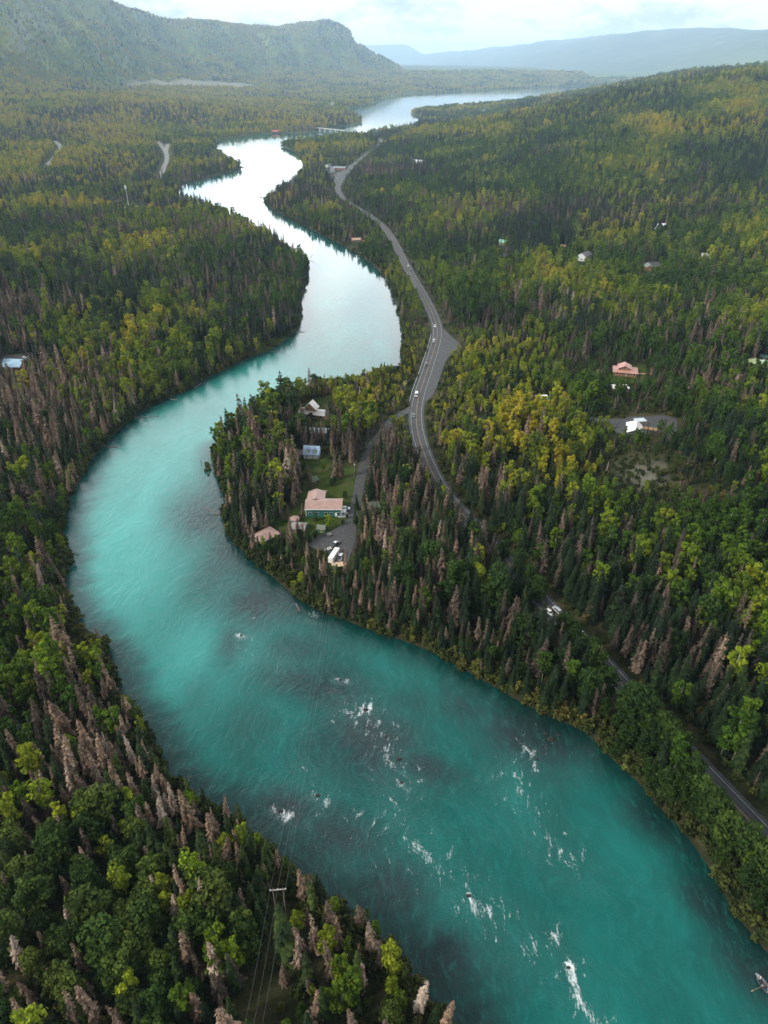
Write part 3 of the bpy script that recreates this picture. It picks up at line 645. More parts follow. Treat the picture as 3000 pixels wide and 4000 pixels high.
# ------------------------------------------------------------ tree meshes
def spruce(seed, h=18.0, R0=2.3, dead=False, sparse=0.0):
    rg = np.random.default_rng(seed); V = []; Fq = []; L = []
    n = 20 if not dead else 22
    z0 = h*(.06 if not dead else .10+.08*rg.random())
    lean = rg.normal(0, .012, 2)
    for k in range(n):
        f = (k+.5*rg.random())/n; z = z0+(h-z0)*f**.92*.985
        rr = R0*(1-f)**.82*(.8+.4*rg.random())+.16
        nb = int(9-4*f) if not dead else int(8-3*f)
        a0 = rg.random()*6.28
        for j in range(nb):
            if rg.random() < sparse: continue
            a = a0+6.283*j/nb+rg.normal(0, .25); l = rr*(.65+.6*rg.random()); tone = rg.random()
            dr = (.55 if dead else .38)*l*(1.1-f*.5)+.15; w = (.30 if not dead else .22)*l+.14
            ca, sa = math.cos(a), math.sin(a)
            def P(u, v, d): return (ca*u-sa*v+lean[0]*z, sa*u+ca*v+lean[1]*z, z-d)
            b = len(V)
            V += [P(.05, 0, 0), P(l*.55, w, dr*.55+rg.normal(0, .06)), P(l*.5, 0, dr*.22), P(l*.55, -w, dr*.55+rg.normal(0, .06)), P(l*1.05, 0, dr*1.0), P(l*.9, w*.55, dr*1.1), P(l*.9, -w*.55, dr*1.1)]
            Fq += [(b, b+1, b+2, b+2), (b, b+2, b+3, b+3), (b+2, b+1, b+5, b+4), (b+2, b+4, b+6, b+3)]
            L += [tone*.8+.1, tone, tone*.9, tone]
            # hanging twigs
            for q in range(2 if not dead else 3):
                u = l*(.35+.6*rg.random()); v = rg.normal(0, w*.6); b = len(V); s = .22+.25*rg.random()
                V += [P(u, v, dr*u/l*.8), P(u+s, v+s*.5, dr*u/l+.1), P(u+s*.4, v-s*.6, dr*u/l+.35+.3*rg.random()), P(u+s*.4, v-s*.6, dr*u/l+.35)]
                Fq += [(b, b+1, b+2, b+2)]; L += [rg.random()]
    b = len(V); x, y = lean*h
    V += [(x-.16, y, h*.95), (x+.16, y, h*.95), (x, y, h), (x, y-.16, h*.95), (x, y+.16, h*.95)]; Fq += [(b, b+1, b+2, b+2), (b+3, b+4, b+2, b+2)]; L += [.6, .5]
    return V, Fq, L, lean
def tri_mesh(name, V, Fq, L):
    Ft = []; Lt = []
    for f, l in zip(Fq, L):
        Ft.append(f[:3]); Lt.append(l)
        if f[3] != f[2]: Ft.append((f[0], f[2], f[3])); Lt.append(l)
    return np_mesh(name, np.array(V), np.array(Ft), None, {'leaf': Lt})
def broad(seed, h, rx, z0, ncl, nleaf, ls, topw=.5):
    rg = np.random.default_rng(seed); V = []; Fq = []; L = []; C = []
    hc = (h-z0)/2; zc = z0+hc
    for k in range(ncl):
        u = rg.random(); f = (k+.5)/ncl; z = z0+(h-z0)*(f*.92+.02)
        e = math.sqrt(max(0, 1-((z-zc)/hc)**2)); e = e**.75
        if z < zc: e = max(e, .55*(z-z0)/hc+.35)
        a = k*2.4+rg.normal(0, .5); r_ = rx*e*(.35+.5*rg.random())
        C.append((math.cos(a)*r_, math.sin(a)*r_, z, rx*(.30+.24*rg.random())*(1-.35*f*topw)))
    for cx, cy, cz, cr in C:
        tone = rg.random()
        for j in range(nleaf):
            d = rg.normal(size=3); d /= np.linalg.norm(d)+1e-9
            if d[2] < -.5 and rg.random() < .6: d[2] *= -1
            rad = cr*(.72+.42*rg.random()); p = np.array([cx, cy, cz])+d*rad*np.array([1, 1, .85])
            nrm = d+rg.normal(0, .55, 3); nrm /= np.linalg.norm(nrm)
            t = np.cross(nrm, [0.13, .2, 1]); t /= np.linalg.norm(t)+1e-9; q = np.cross(nrm, t)
            s = ls*(.6+.8*rg.random()); b = len(V)
            V += [p-t*s-q*s*.6, p+t*s*.9-q*s*.7, p+t*s+q*s*.7, p-t*s*.8+q*s]
            Fq.append((b, b+1, b+2, b+3)); L.append(.35*tone+.65*rg.random())
    return V, Fq, L, C
def trunk_mesh(name, h, r0, r1, lean=(0, 0), limbs=(), n=6):
    mb = MB(); mb.cyl((0, 0, -.6), (lean[0]*h, lean[1]*h, h), r0, r1, n)
    for a, b_, r_ in limbs: mb.cyl(a, b_, r_, r_*.35, 5)
    me = bpy.data.meshes.new(name); mb.bm.to_mesh(me); mb.bm.free(); me.shade_smooth(); return me
KIND = {}
def add_kind(key, crowns, crown_m, bark_m):
    for c, t in crowns: c.materials.append(crown_m); t.materials.append(bark_m)
    KIND[key] = crowns
L_ = []
for s in range(5):
    h = [17, 20, 15, 18, 19][s]; V, Fq, L, lean = spruce(100+s, h, [2.3, 2.6, 2.1, 1.9, 2.5][s], False, .06)
    L_.append((tri_mesh('crown', V, Fq, L), trunk_mesh('trunk', h*.96, .24, .03, lean)))
add_kind('spruce_tree', L_, M_SPR, B_SPR); L_ = []
for s in range(5):
    h = [17, 19, 15, 18, 20][s]; V, Fq, L, lean = spruce(200+s, h, [1.9, 2.1, 1.7, 1.6, 2.2][s], True, [.22, .30, .2, .42, .26][s])
    L_.append((tri_mesh('crown', V, Fq, L), trunk_mesh('trunk', h*.98, .22, .03, lean)))
add_kind('dead_spruce_tree', L_, M_DEAD, B_DEAD); L_ = []
def limb_list(C, h, k, r0=.07):
    return [((0, 0, max(h*.3, c[2]-1.8-abs(c[0])*.5)), (c[0]*.85, c[1]*.85, c[2]), r0) for c in C[::k]]
for s in range(5):
    h = [14, 16, 12.5, 15, 13][s]; V, Fq, L, C = broad(300+s, h, [2.5, 2.6, 2.5, 2.1, 2.9][s], h*[.28, .36, .2, .4, .22][s], 15, 46, .30)
    L_.append((tri_mesh('crown', V, Fq, L), trunk_mesh('trunk', h*.86, .17, .05, (0, 0), limb_list(C, h, 3))))
add_kind('birch_tree', L_, M_BIR, B_BIR); L_ = []
for s in range(4):
    h = [17, 19, 15, 18][s]; V, Fq, L, C = broad(400+s, h, [4.6, 5.2, 4.2, 4.4][s], h*[.14, .18, .12, .2][s], 34, 60, .38, .3)
    L_.append((tri_mesh('crown', V, Fq, L), trunk_mesh('trunk', h*.8, .34, .08, (0, 0), limb_list(C, h, 3, .13))))
add_kind('cottonwood_tree', L_, M_COT, B_SPR); L_ = []
for s in range(4):
    V, Fq, L, C = broad(500+s, [2.6, 3.2, 2.2, 3.6][s], [1.7, 1.5, 1.9, 1.6][s], .1, 7, 34, .24)
    L_.append((tri_mesh('crown', V, Fq, L), trunk_mesh('trunk', 1.6, .06, .03)))
add_kind('shrub', L_, M_SHR, B_SPR)

# ------------------------------------------------------------ where the trees stand
def grid_band(d0, d1, s, amax):
    xs = np.arange(-d1*math.sin(amax)-s, d1*math.sin(amax)+s, s); ys = np.arange(-60, d1+s, s)
    gx, gy = np.meshgrid(xs, ys); gx = gx.ravel(); gy = gy.ravel()
    gx = gx+RNG.uniform(-.5, .5, len(gx))*s; gy = gy+RNG.uniform(-.5, .5, len(gy))*s
    d = np.hypot(gx, gy); a = np.abs(np.arctan2(gx, np.maximum(gy, 1)))
    m = (d >= d0) & (d < d1) & (a < amax) & (gy > -40)
    return gx[m], gy[m]
bands = [(30, 620, 3.6, R(52)), (620, 1300, 4.7, R(40)), (1300, 2500, 7.0, R(37)), (2500, 4500, 11.5, R(36)), (4500, 9500, 21, R(35))]
PX = []; PY = []; SS = []
for d0, d1, s, am in bands:
    x, y = grid_band(d0, d1, s, am); PX.append(x); PY.append(y); SS.append(np.full(len(x), s))
PX = np.concatenate(PX); PY = np.concatenate(PY); SS = np.concatenate(SS)
sd = sdist(PX, PY); D = np.hypot(PX, PY)
ok = sd > np.minimum(.2+SS*.25, 6)
PX, PY, SS, sd, D = PX[ok], PY[ok], SS[ok], sd[ok], D[ok]
hdl, hpa, hsg = pdist(PX, PY, HWY[::3]); ddl, _, _ = pdist(PX, PY, DRIVE)
near_rv = (PX < np.interp(PY, HWY[:, 1][np.argsort(HWY[:, 1])], HWY[:, 0][np.argsort(HWY[:, 1])])) & (PY < 360)
rd = np.minimum(hdl-np.where(near_rv, 6.6, np.where((PY > 345) & (PY < 560), 10.5, 7.6+SS*.3)), ddl-5)
for kk, P in TRACKS.items():
    d_, _, _ = pdist(PX, PY, P); rd = np.minimum(rd, d_-(13 if kk in 'bcdfgk' else 5)-SS*.2)
ok = rd > 0
for P, k in [(LOT, 2), (PULL, 2), (LOT2, 2), (LOT3, 2), (LOT4, 2), (LOT5, 2), (LAWN, 0), (LAWN2, 0), (CLEAR, 7), (GRASSY, 14), (GRASS2, -2), (YARD3, 0), (SCAR, 0), (GRASSBANK, -2)]:
    P = np.array(P); lo = P.min(0)-30; hi = P.max(0)+30; m = np.where((PX > lo[0]) & (PX < hi[0]) & (PY > lo[1]) & (PY < hi[1]))[0]
    if len(m): ok[m] &= sdist(PX[m], PY[m], P) > k
for (bx, by, br) in KEEPOUT:
    ok &= (PX-bx)**2+(PY-by)**2 > br*br
# small natural gaps
ok &= ~((fbm(PX, PY, 38, 91, 3) < .30) & (RNG.random(len(PX)) < .75))
PX, PY, SS, sd, D, hdl, hpa, hsg = [a[ok] for a in (PX, PY, SS, sd, D, hdl, hpa, hsg)]
PZ = terr(PX, PY, sd)
n = len(PX)
HERO = [(560,1192,0,.72,.4),(572,1194,2,.62,.4),(588,1190,0,.6,.5),(600,1184,2,.66,.45),(612,1178,1,.8,.4),(628,1170,1,.85,.35),(548,1186,1,.85,.4),(682,1125,0,.42,.5),(711,1143,2,.72,.45),(724,1037,1,1.05,.5),(736,1033,1,1.0,.45),(700,1019,2,.72,.3),(796,1068,0,.5,.6),(745,1076,3,.28,.3),(632,1096,1,.62,.5),(609,1121,1,.6,.3),(620,1124,1,.6,.35),(576,1141,1,.7,.4),(566,1150,1,.65,.4),(536,1166,1,.9,.55),(641,1151,1,.62,.5),(654,1160,1,.62,.5),(652,1118,1,.5,.3),(629,1000,2,.6,.5),(590,1128,1,.6,.45),
 (667,952,0,.8,.4),(675,950,0,.75,.3),(686,952,1,.85,.4),(694,950,1,.8,.5),(702,953,1,.8,.45),(709,948,0,.7,.4),(712,915,1,.95,.4),(716,905,1,.9,.45),(705,908,1,.8,.4),(672,908,3,.42,.4),(652,958,0,.8,.3),(660,962,0,.7,.3),(645,1008,3,.4,.5),(655,1015,3,.35,.6),(665,1030,3,.3,.5),(716,1050,3,.3,.6),(722,1046,3,.3,.5),(670,1045,1,.7,.3),(672,1058,1,.7,.35),(668,1170,0,.5,.5),(680,1163,3,.35,.6),(648,1165,3,.4,.4),(630,1175,3,.45,.5),(618,1180,0,.6,.5),(602,1188,3,.45,.6),(590,1195,3,.4,.5),(575,1200,3,.4,.6),(768,1130,0,.6,.5),(772,1100,0,.7,.4),(750,1120,3,.2,.6),(740,1132,3,.2,.7),
 (1230,1400,3,1.0,.5),(1262,1440,3,1.0,.6),(1280,1462,3,1.05,.6),(1300,1500,3,1.0,.5),(1360,1555,3,1.1,.6),(1395,1590,3,1.15,.6),(1425,1620,3,1.1,.6),(1450,1660,3,1.15,.6),(1480,1700,3,1.1,.5),(1500,1740,3,1.0,.6),(1530,1790,3,1.1,.6),(1560,1830,3,1.0,.7),(1600,1865,3,1.1,.6),(1630,1900,3,1.0,.7),
 (1120,1250,3,.95,.5),(1140,1275,3,.9,.5),(1160,1300,3,.9,.5),(1215,1375,3,.9,.5),(1060,1180,3,.7,.4),(1085,1208,3,.8,.5),(470,1010,2,.3,.4)]
hx_ = [hit(a, b_) for a, b_, *_ in HERO]
PX = np.concatenate([PX, [q[0] for q in hx_]]); PY = np.concatenate([PY, [q[1] for q in hx_]]); SS = np.concatenate([SS, np.full(len(HERO), 99.)]); nh = len(HERO)
sd = sdist(PX, PY); D = np.hypot(PX, PY); hdl, hpa, hsg = pdist(PX, PY, HWY[::3]); PZ = terr(PX, PY, sd); n = len(PX)
# mix of kinds: patches, with the stands the photo shows
n1 = fbm(PX, PY, 150, 5, 3); n2 = fbm(PX, PY, 110, 6, 3); n3 = fbm(PX, PY, 190, 7, 3); n4 = fbm(PX, PY, 45, 8, 2)
right = PX > np.interp(PY, MIDY, MIDX)
W = {
 'spruce_tree': .9*np.exp((n1-.5)*7), 'dead_spruce_tree': .85*np.exp((n2-.5)*7+(n4-.5)*3),
 'birch_tree': 1.25*np.exp((n3-.5)*10+(.5-n1)*3), 'cottonwood_tree': .085*np.exp((n4-.5)*6),
}
far = S((D-1100)/900)
W['birch_tree'] *= 1+1.6*far*(~right)+.4*far*right; W['birch_tree'] *= 1+.35*right; W['dead_spruce_tree'] *= 1-.55*far; W['dead_spruce_tree'] *= 1-.4*right*S((D-450)/200); W['cottonwood_tree'] *= 1-.6*far
mt = S((D-3200)/1500); W['dead_spruce_tree'] *= 1-.8*mt; W['birch_tree'] *= 1+.8*mt
def stand(px, py, rpx, kinds, a=1.0, asp=1.0):
    x0, y0 = hit(px, py); x1, _ = hit(px+rpx, py); s = abs(x1-x0); asp = float(np.clip(math.hypot(x0, y0)/650, 1, 5.5))
    g = np.exp(-(((PX-x0)/s)**2+((PY-y0)/(s*asp))**2)*1.2)*a
    for k in W:
        t = kinds.get(k, 0)
        W[k] = W[k]*(1-g)+t*3*g
DS, SP_, BI, CO = 'dead_spruce_tree', 'spruce_tree', 'birch_tree', 'cottonwood_tree'
for z in [(110,1420,90,{DS:.5,SP_:.25,BI:.2},.9),(230,1560,120,{DS:.85,SP_:.12,BI:.06},.97),(170,1700,120,{DS:.7,SP_:.25,CO:.03},.95),(330,1790,120,{DS:.85,SP_:.13,BI:.05},.97),(450,1830,70,{DS:.65,SP_:.25},.9),
  (40,1460,45,{BI:.8,CO:.1},.9),(30,1330,90,{SP_:.45,DS:.45,BI:.2},.85),(90,1250,70,{DS:.5,SP_:.4,BI:.1},.9),(20,1560,60,{DS:.4,SP_:.4,BI:.3},.9),(70,1740,60,{DS:.6,SP_:.3,CO:.03},.95),(210,1830,60,{DS:.6,SP_:.3,CO:.05},.95),(90,1620,50,{BI:.5,SP_:.4,CO:.1},.8),(120,1880,110,{CO:.8,SP_:.2},.95),(260,1960,150,{CO:.8,SP_:.15,DS:.05},.97),(100,2080,160,{CO:.85,DS:.1},.97),(60,2180,120,{CO:.5,DS:.4},.9),
  (330,2190,110,{CO:.5,DS:.3,SP_:.2},.8),(560,1850,70,{BI:.5,DS:.3,SP_:.3},.9),(500,2010,70,{CO:.5,SP_:.4,DS:.2},.9),(650,1950,60,{DS:.6,SP_:.3,BI:.1},.9),(760,2010,50,{BI:.4,SP_:.3,DS:.3},.9),(760,2090,120,{BI:.62,DS:.25,SP_:.2},.95),(900,2120,60,{BI:.8,SP_:.2},.95),(700,2190,120,{BI:.5,DS:.3,SP_:.3},.9),
  (60,1100,90,{DS:.35,SP_:.45,BI:.25},.8),(180,900,120,{DS:.55,SP_:.35,BI:.1},.8),(300,780,100,{DS:.5,SP_:.35,BI:.15},.7),(130,700,100,{BI:.7,SP_:.3},.7),(500,640,130,{DS:.5,SP_:.4,BI:.15},.7),(420,560,110,{BI:.75,SP_:.2},.75),(250,600,90,{BI:.5,SP_:.3,DS:.3},.6),(620,600,50,{DS:.5,SP_:.5},.9),
  (80,340,150,{BI:.95,SP_:.1},.85),(280,330,110,{BI:.9,SP_:.15},.85),(400,215,130,{BI:1.,SP_:.05},.9),(130,260,120,{SP_:.6,DS:.4},.8),(600,240,90,{BI:.6,SP_:.4},.7),(700,310,60,{SP_:.9},.9),(480,365,50,{SP_:.8,DS:.2},.9),
  (1300,215,120,{SP_:.8,DS:.1,BI:.1},.9),(1450,230,130,{SP_:.95},.9),(1600,330,140,{SP_:.95},.9),(1500,290,80,{SP_:.7,BI:.3},.8),(1300,390,150,{BI:1.,SP_:.08},.9),(1150,270,90,{BI:.7,SP_:.2,DS:.2},.8),(1500,420,130,{BI:.85,SP_:.2},.8),(1400,520,130,{SP_:.85,BI:.2},.8),(1200,480,90,{SP_:.7,DS:.3},.7),
  (1000,520,90,{BI:.55,SP_:.3,DS:.2},.8),(1000,620,70,{CO:.3,SP_:.5,BI:.3},.8),(1230,650,120,{BI:.7,SP_:.3},.7),(1060,760,90,{CO:.45,BI:.3,SP_:.3},.8),(1100,830,80,{CO:.5,SP_:.4},.8),(1430,700,90,{SP_:.6,BI:.4},.7),(1560,620,90,{SP_:.5,BI:.5},.6),(1560,960,110,{SP_:.9,BI:.1},.95),(1500,870,60,{BI:.6,SP_:.3},.7),
  (1250,1010,110,{BI:.8,CO:.2},.85),(1130,960,60,{DS:.5,BI:.4},.8),(1060,1000,50,{DS:.4,SP_:.3,BI:.3},.7),(1400,1110,120,{BI:.85,SP_:.15},.9),(1580,1180,100,{BI:.85,SP_:.15},.85),(1560,1320,110,{BI:.8,CO:.1,DS:.1},.85),(1200,1140,90,{SP_:.7,CO:.15,BI:.15},.8),(1350,1260,90,{SP_:.5,DS:.4,CO:.06},.85),(1330,1370,80,{DS:.5,SP_:.45,CO:.06},.9),(1500,1440,110,{DS:.4,SP_:.55,CO:.06},.93),(1570,1560,100,{SP_:.7,CO:.15,DS:.15},.9),(1620,1450,60,{DS:.6,SP_:.4},.8),
  (960,1100,60,{DS:.25,SP_:.3,BI:.45,CO:.1},.8),(880,1180,80,{DS:.2,SP_:.25,BI:.6,CO:.08},.85),(860,1050,70,{DS:.25,SP_:.25,BI:.35,CO:.15},.85),(900,1300,80,{DS:.22,SP_:.2,BI:.5,CO:.12},.85),(1060,1180,50,{DS:.15,SP_:.3,BI:.4,CO:.2},.8),(820,1250,90,{BI:.6,DS:.2,SP_:.2},.8),(1000,1250,80,{DS:.4,CO:.3,BI:.2},.7),(1080,1300,60,{CO:.7,SP_:.2},.85),(640,1240,70,{BI:.5,SP_:.2,DS:.3},.7),(960,1370,80,{BI:.4,CO:.2,DS:.4},.8),(1130,1400,70,{DS:.55,CO:.3,SP_:.1},.8),(1200,1480,60,{BI:.5,DS:.4,CO:.2},.8),
  (1330,1560,80,{CO:.9},.95),(1400,1650,80,{CO:.95},.97),(280,1680,95,{DS:.95,SP_:.12},.97),(400,1810,80,{DS:.9,SP_:.15},.95),(170,1490,75,{DS:.85,SP_:.15,BI:.05},.95),(1480,1740,80,{CO:.95},.97),(1550,1820,80,{CO:.9},.97),(1610,1900,90,{CO:.8,BI:.2},.95),(1280,1500,60,{CO:.8,DS:.1},.9),
  (540,960,60,{SP_:.5,DS:.4,CO:.2},.85),(600,900,50,{CO:.7,SP_:.3},.85),(620,960,40,{CO:.6,SP_:.4},.9),(530,1080,60,{DS:.42,SP_:.35,BI:.25,CO:.05},.85),(570,1010,50,{DS:.5,SP_:.3,BI:.15,CO:.08},.9),(700,840,60,{DS:.3,CO:.4,SP_:.2},.8),(760,860,50,{DS:.75,BI:.15},.9),(740,930,40,{DS:.6,BI:.3},.85),(830,800,50,{DS:.5,SP_:.4},.85),(860,700,40,{DS:.55,SP_:.3},.8),(810,880,40,{CO:.7,BI:.2},.85)]:
    stand(*z)
K = [SP_, DS, BI, CO]; WW = np.stack([W[k] for k in K], 1); WW /= WW.sum(1, keepdims=True)
u = RNG.random(n)[:, None]; ki = (u > np.cumsum(WW, 1)).sum(1).clip(0, 3)
ki[-nh:] = [q[2] for q in HERO]
# cottonwoods need room: thin them (and what stands under them)
thin = RNG.random(n); keep = ~((ki == 3) & (thin > .5) & (SS < 8)) & ~((ki == 2) & (thin > .66) & (SS < 6)) & ~((ki < 2) & (thin > .86) & (SS < 5))
size = np.clip(RNG.normal(.86, .22, n), .36, 1.35)*(.82+.36*fbm(PX, PY, 70, 13, 2))
size *= np.where(ki == 3, .95, np.where(ki == 2, 1.12, 1.0))
size *= .72+.28*S((sd-2)/18)
size *= np.where((hdl < 26) & (D > 380), .62, 1.0)
c0 = np.mean(np.array(LOT), 0); size *= np.where(np.hypot(PX-c0[0], PY-(c0[1]-22)) < 24, .68, 1)
c0 = np.mean(np.array(LAWN), 0); size *= np.where(np.hypot(PX-c0[0], PY-(c0[1]-45)) < 26, .72, 1)
for qx, qy in ((640, 850), (570, 885), (740, 812), (520, 930), (500, 990), (820, 800)):
    c0 = hit(qx, qy); size *= np.where(np.hypot(PX-c0[0], PY-c0[1]) < 34, 1.13, 1)
# open view over the yard of the houses: small trees only just below it
for P, f in [(YARD3, .6), (CLEAR, .5), (LOT2, .55), (PULL, .6)]:
    c0 = np.mean(np.array(P), 0); rr_ = 22+.5*np.ptp(np.array(P), axis=0).max(); size *= np.where(np.hypot(PX-c0[0], PY-(c0[1]-10)) < rr_, f, 1)
size *= np.where(ki == 3, .9, 1.0); size[-nh:] = [q[3]*(.85 if q[2] == 3 else .95) for q in HERO]
bandscale = np.interp(D, [0, 1300, 2500, 4500, 9500], [1, 1, 1.05, 1.1, 1.4])
wid = size*np.interp(D, [0, 1300, 2500, 4500, 9500], [1, 1.05, 1.45, 2.1, 3.6])*RNG.uniform(.88, 1.2, n)
hgt = size*bandscale
t1 = fbm(PX, PY, 90, 15, 3); t2 = fbm(PX, PY, 300, 16, 3)
tint = np.where(ki == 0, .35+.5*(t1-.5)*2+RNG.normal(0, .2, n), 0)
tint = np.where(ki == 1, .42+.9*(t1-.5)+RNG.normal(0, .22, n)-.12*right*1.0, tint)
tint = np.where(ki == 2, .36+1.5*(t1-.5)+.9*(t2-.5)+RNG.normal(0, .16, n)+.34*far*(~right)+.12*far, tint)  # far birches yellower, with distant sunlight also put into their tint
tint = np.where(ki == 3, .45+.9*(t1-.5)+RNG.normal(0, .15, n), tint)
# near left bank spruces died most recently: rusty; inland ones have gone grey
for px, py, rpx, dt in [(300,1700,260,.36),(120,1450,140,.3),(1600,1330,150,.25),(800,2080,160,.1),(300,600,200,.0),(1600,350,200,-.3),(400,215,130,.25),(80,340,160,.2),(850,200,150,-.05),(900,1180,120,.1),(650,960,90,-.1)]:
    x0, y0 = hit(px, py); x1, _ = hit(px+rpx, py); tint += dt*np.exp(-(((PX-x0)**2+(PY-y0)**2)/(x1-x0)**2))
tint -= np.where((D < 520) & (~right) & (ki == 2), .20, 0); tint = np.where((D < 520) & (~right) & (ki == 2), np.minimum(tint, .62), tint)+np.where((ki == 2), .12*mt, 0); tint = np.clip(tint, 0, 1); tint[-nh:] = [q[4] for q in HERO]  # mountain birches tinted paler: haze brightness put into the leaf colour
var = RNG.integers(0, 60, n); rot = RNG.uniform(0, 6.28, n); tl_ = np.where(ki == 1, .055, .028); tlx = RNG.normal(0, 1, n)*tl_; tly = RNG.normal(0, 1, n)*tl_
# hide nothing important: lines of trees right below the houses stay low
keep[-nh:] = True
sel = np.where(keep)[0]
# in view?
def project(x, y, z):
    zc = y*CP-(z-H)*SP; yc = y*SP+(z-H)*CP
    return CX+F*x/zc, CY-F*yc/zc, zc
px_, py_, zc_ = project(PX, PY, PZ+8)
inv = (px_ > -10) & (px_ < 1669) & (py_ > 0) & (py_ < 2225) & (zc_ > 0)
NIND = 300
proto_done = {}
REG = [
 ('the dense woods in near left corner', lambda x, y, sx, sy: (~sx) & (sy > 1750)),
 ('the woods of the left bank rapids', lambda x, y, sx, sy: (~sx) & (sy > 1280)),
 ('the upper left woods', lambda x, y, sx, sy: (~sx)),
 ('the lower right riverside strip', lambda x, y, sx, sy: sx & (sy > 1400) & hwy_left),
 ('the woods around the yard', lambda x, y, sx, sy: sx & hwy_left),
 ('the lower right highway slope', lambda x, y, sx, sy: sx & (sy > 1250)),
 ('the upper right hillside', lambda x, y, sx, sy: sx),
]
hwy_left = (hsg > 0)
# sign of the side: the riverside of the highway is where the river's own centre line is
xm_ = np.interp(PY, MIDY, MIDX); px_h = np.interp(PY, HWY[:, 1][np.argsort(HWY[:, 1])], HWY[:, 0][np.argsort(HWY[:, 1])])
hwy_left = PX < px_h
sxr = PX > xm_
region = np.full(n, -1)
for i, (nm, f) in enumerate(REG):
    mk = f(PX, PY, sxr, py_) & (region < 0); region[mk] = i
WORDS = {SP_: ('spruce', 'green', 'conifers'), DS: ('dead spruce', 'brown', ''), BI: ('birch', '', ''), CO: ('cottonwood', '', '')}
def look(k, t, s):
    if k == SP_: c = 'dark green spruce' if t < .5 else 'fresh green spruce'
    elif k == DS: c = 'dead grey brown spruce' if t < .45 else 'dead rusty brown spruce'
    elif k == BI: c = 'green birch with pale trunk' if t < .42 else 'yellow green birch with pale trunk'
    else: c = 'broad dark green cottonwood' if t < .5 else 'broad lighter green cottonwood'
    return ('tall ' if s > .82 else 'short ')+c
ind = np.zeros(n, bool)
for q, k in enumerate(K):
    s_ = sel[(ki[sel] == q) & inv[sel]]; s_ = s_[np.argsort(-(hgt[s_]*(1.6 if q == 3 else 1))/zc_[s_])][:NIND]
    ind[s_] = True
    prot = []
    for vi, (cm, tm) in enumerate(KIND[k]): prot.append(None)
    for i in s_:
        cm, tm = KIND[k][var[i] % len(KIND[k])]
        o = bpy.data.objects.new(k, None); COL.objects.link(o)
        o.location = (PX[i], PY[i], PZ[i]-.1); o.rotation_euler = (tlx[i], tly[i], rot[i]); o.scale = (wid[i], wid[i], hgt[i])
        lab = look(k, tint[i], size[i])+' in the '+REG[region[i]][0]
        o['label'] = lab; o['category'] = 'tree'; o['group'] = lab.split(' in the ')[0].replace('tall ', 'tall ')+' trees, '+REG[region[i]][0]
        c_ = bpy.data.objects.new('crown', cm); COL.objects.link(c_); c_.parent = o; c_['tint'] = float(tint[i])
        t_ = bpy.data.objects.new('trunk', tm); COL.objects.link(t_); t_.parent = o
        if prot[var[i] % len(prot)] is None: prot[var[i] % len(prot)] = (c_, t_)
    KIND[k+'_src'] = [p for p in prot if p]
# the rest of each kind: one scattered object per kind
def scatter(name, idx, src, label, P=None, nvar=None):
    x, y, z, w, h, r_, t, v = P
    me = np_mesh(name, np.stack([x, y, z], 1), np.zeros((0, 4), int), {'sc': np.stack([w, w, h], 1), 'rz': np.stack([RNG.normal(0, .04, len(r_)), RNG.normal(0, .04, len(r_)), r_], 1), 'tint': t, 'vi': v.astype(np.int32)})
    o = meshobj(name, me, None, None, kind='stuff', label=label)
    ng = bpy.data.node_groups.new(name, 'GeometryNodeTree')
    ng.interface.new_socket('Geometry', in_out='INPUT', socket_type='NodeSocketGeometry'); ng.interface.new_socket('Geometry', in_out='OUTPUT', socket_type='NodeSocketGeometry')
    gi = ng.nodes.new('NodeGroupInput'); go = ng.nodes.new('NodeGroupOutput'); jn = ng.nodes.new('GeometryNodeJoinGeometry')
    for c_, t_ in src:
        j2 = ng.nodes.new('GeometryNodeJoinGeometry')
        for ob in (c_, t_):
            if ob is None: continue
            oi = ng.nodes.new('GeometryNodeObjectInfo'); oi.inputs['Object'].default_value = ob; oi.transform_space = 'ORIGINAL'; oi.inputs['As Instance'].default_value = False
            ng.links.new(oi.outputs['Geometry'], j2.inputs[0])
        gt = ng.nodes.new('GeometryNodeGeometryToInstance'); ng.links.new(j2.outputs[0], gt.inputs[0]); ng.links.new(gt.outputs[0], jn.inputs[0])
    ip = ng.nodes.new('GeometryNodeInstanceOnPoints'); ip.inputs['Pick Instance'].default_value = True
    def attr(nm, dt):
        a = ng.nodes.new('GeometryNodeInputNamedAttribute'); a.data_type = dt; a.inputs[0].default_value = nm
        return next(s for s in a.outputs if s.enabled and s.name == 'Attribute')
    ng.links.new(gi.outputs[0], ip.inputs['Points']); ng.links.new(jn.outputs[0], ip.inputs['Instance'])
    ng.links.new(attr('vi', 'INT'), ip.inputs['Instance Index']); ng.links.new(attr('rz', 'FLOAT_VECTOR'), ip.inputs['Rotation']); ng.links.new(attr('sc', 'FLOAT_VECTOR'), ip.inputs['Scale'])
    ng.links.new(ip.outputs[0], go.inputs[0])
    md = o.modifiers.new('scatter', 'NODES'); md.node_group = ng
    return o
NM = {SP_: ('spruce_forest', 'dark green spruce forest covering the valley'), DS: ('dead_spruce_forest', 'brown beetle killed spruce forest'), BI: ('birch_forest', 'green and yellow birch forest'), CO: ('cottonwood_forest', 'dense green cottonwood woods')}
for q, k in enumerate(K):
    i = sel[(ki[sel] == q) & ~ind[sel]]
    src = KIND[k+'_src']
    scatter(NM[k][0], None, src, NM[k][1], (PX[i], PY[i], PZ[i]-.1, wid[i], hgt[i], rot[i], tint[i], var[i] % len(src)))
print('TREES', n, len(sel), ind.sum(), [int((ki[sel] == q).sum()) for q in range(4)])
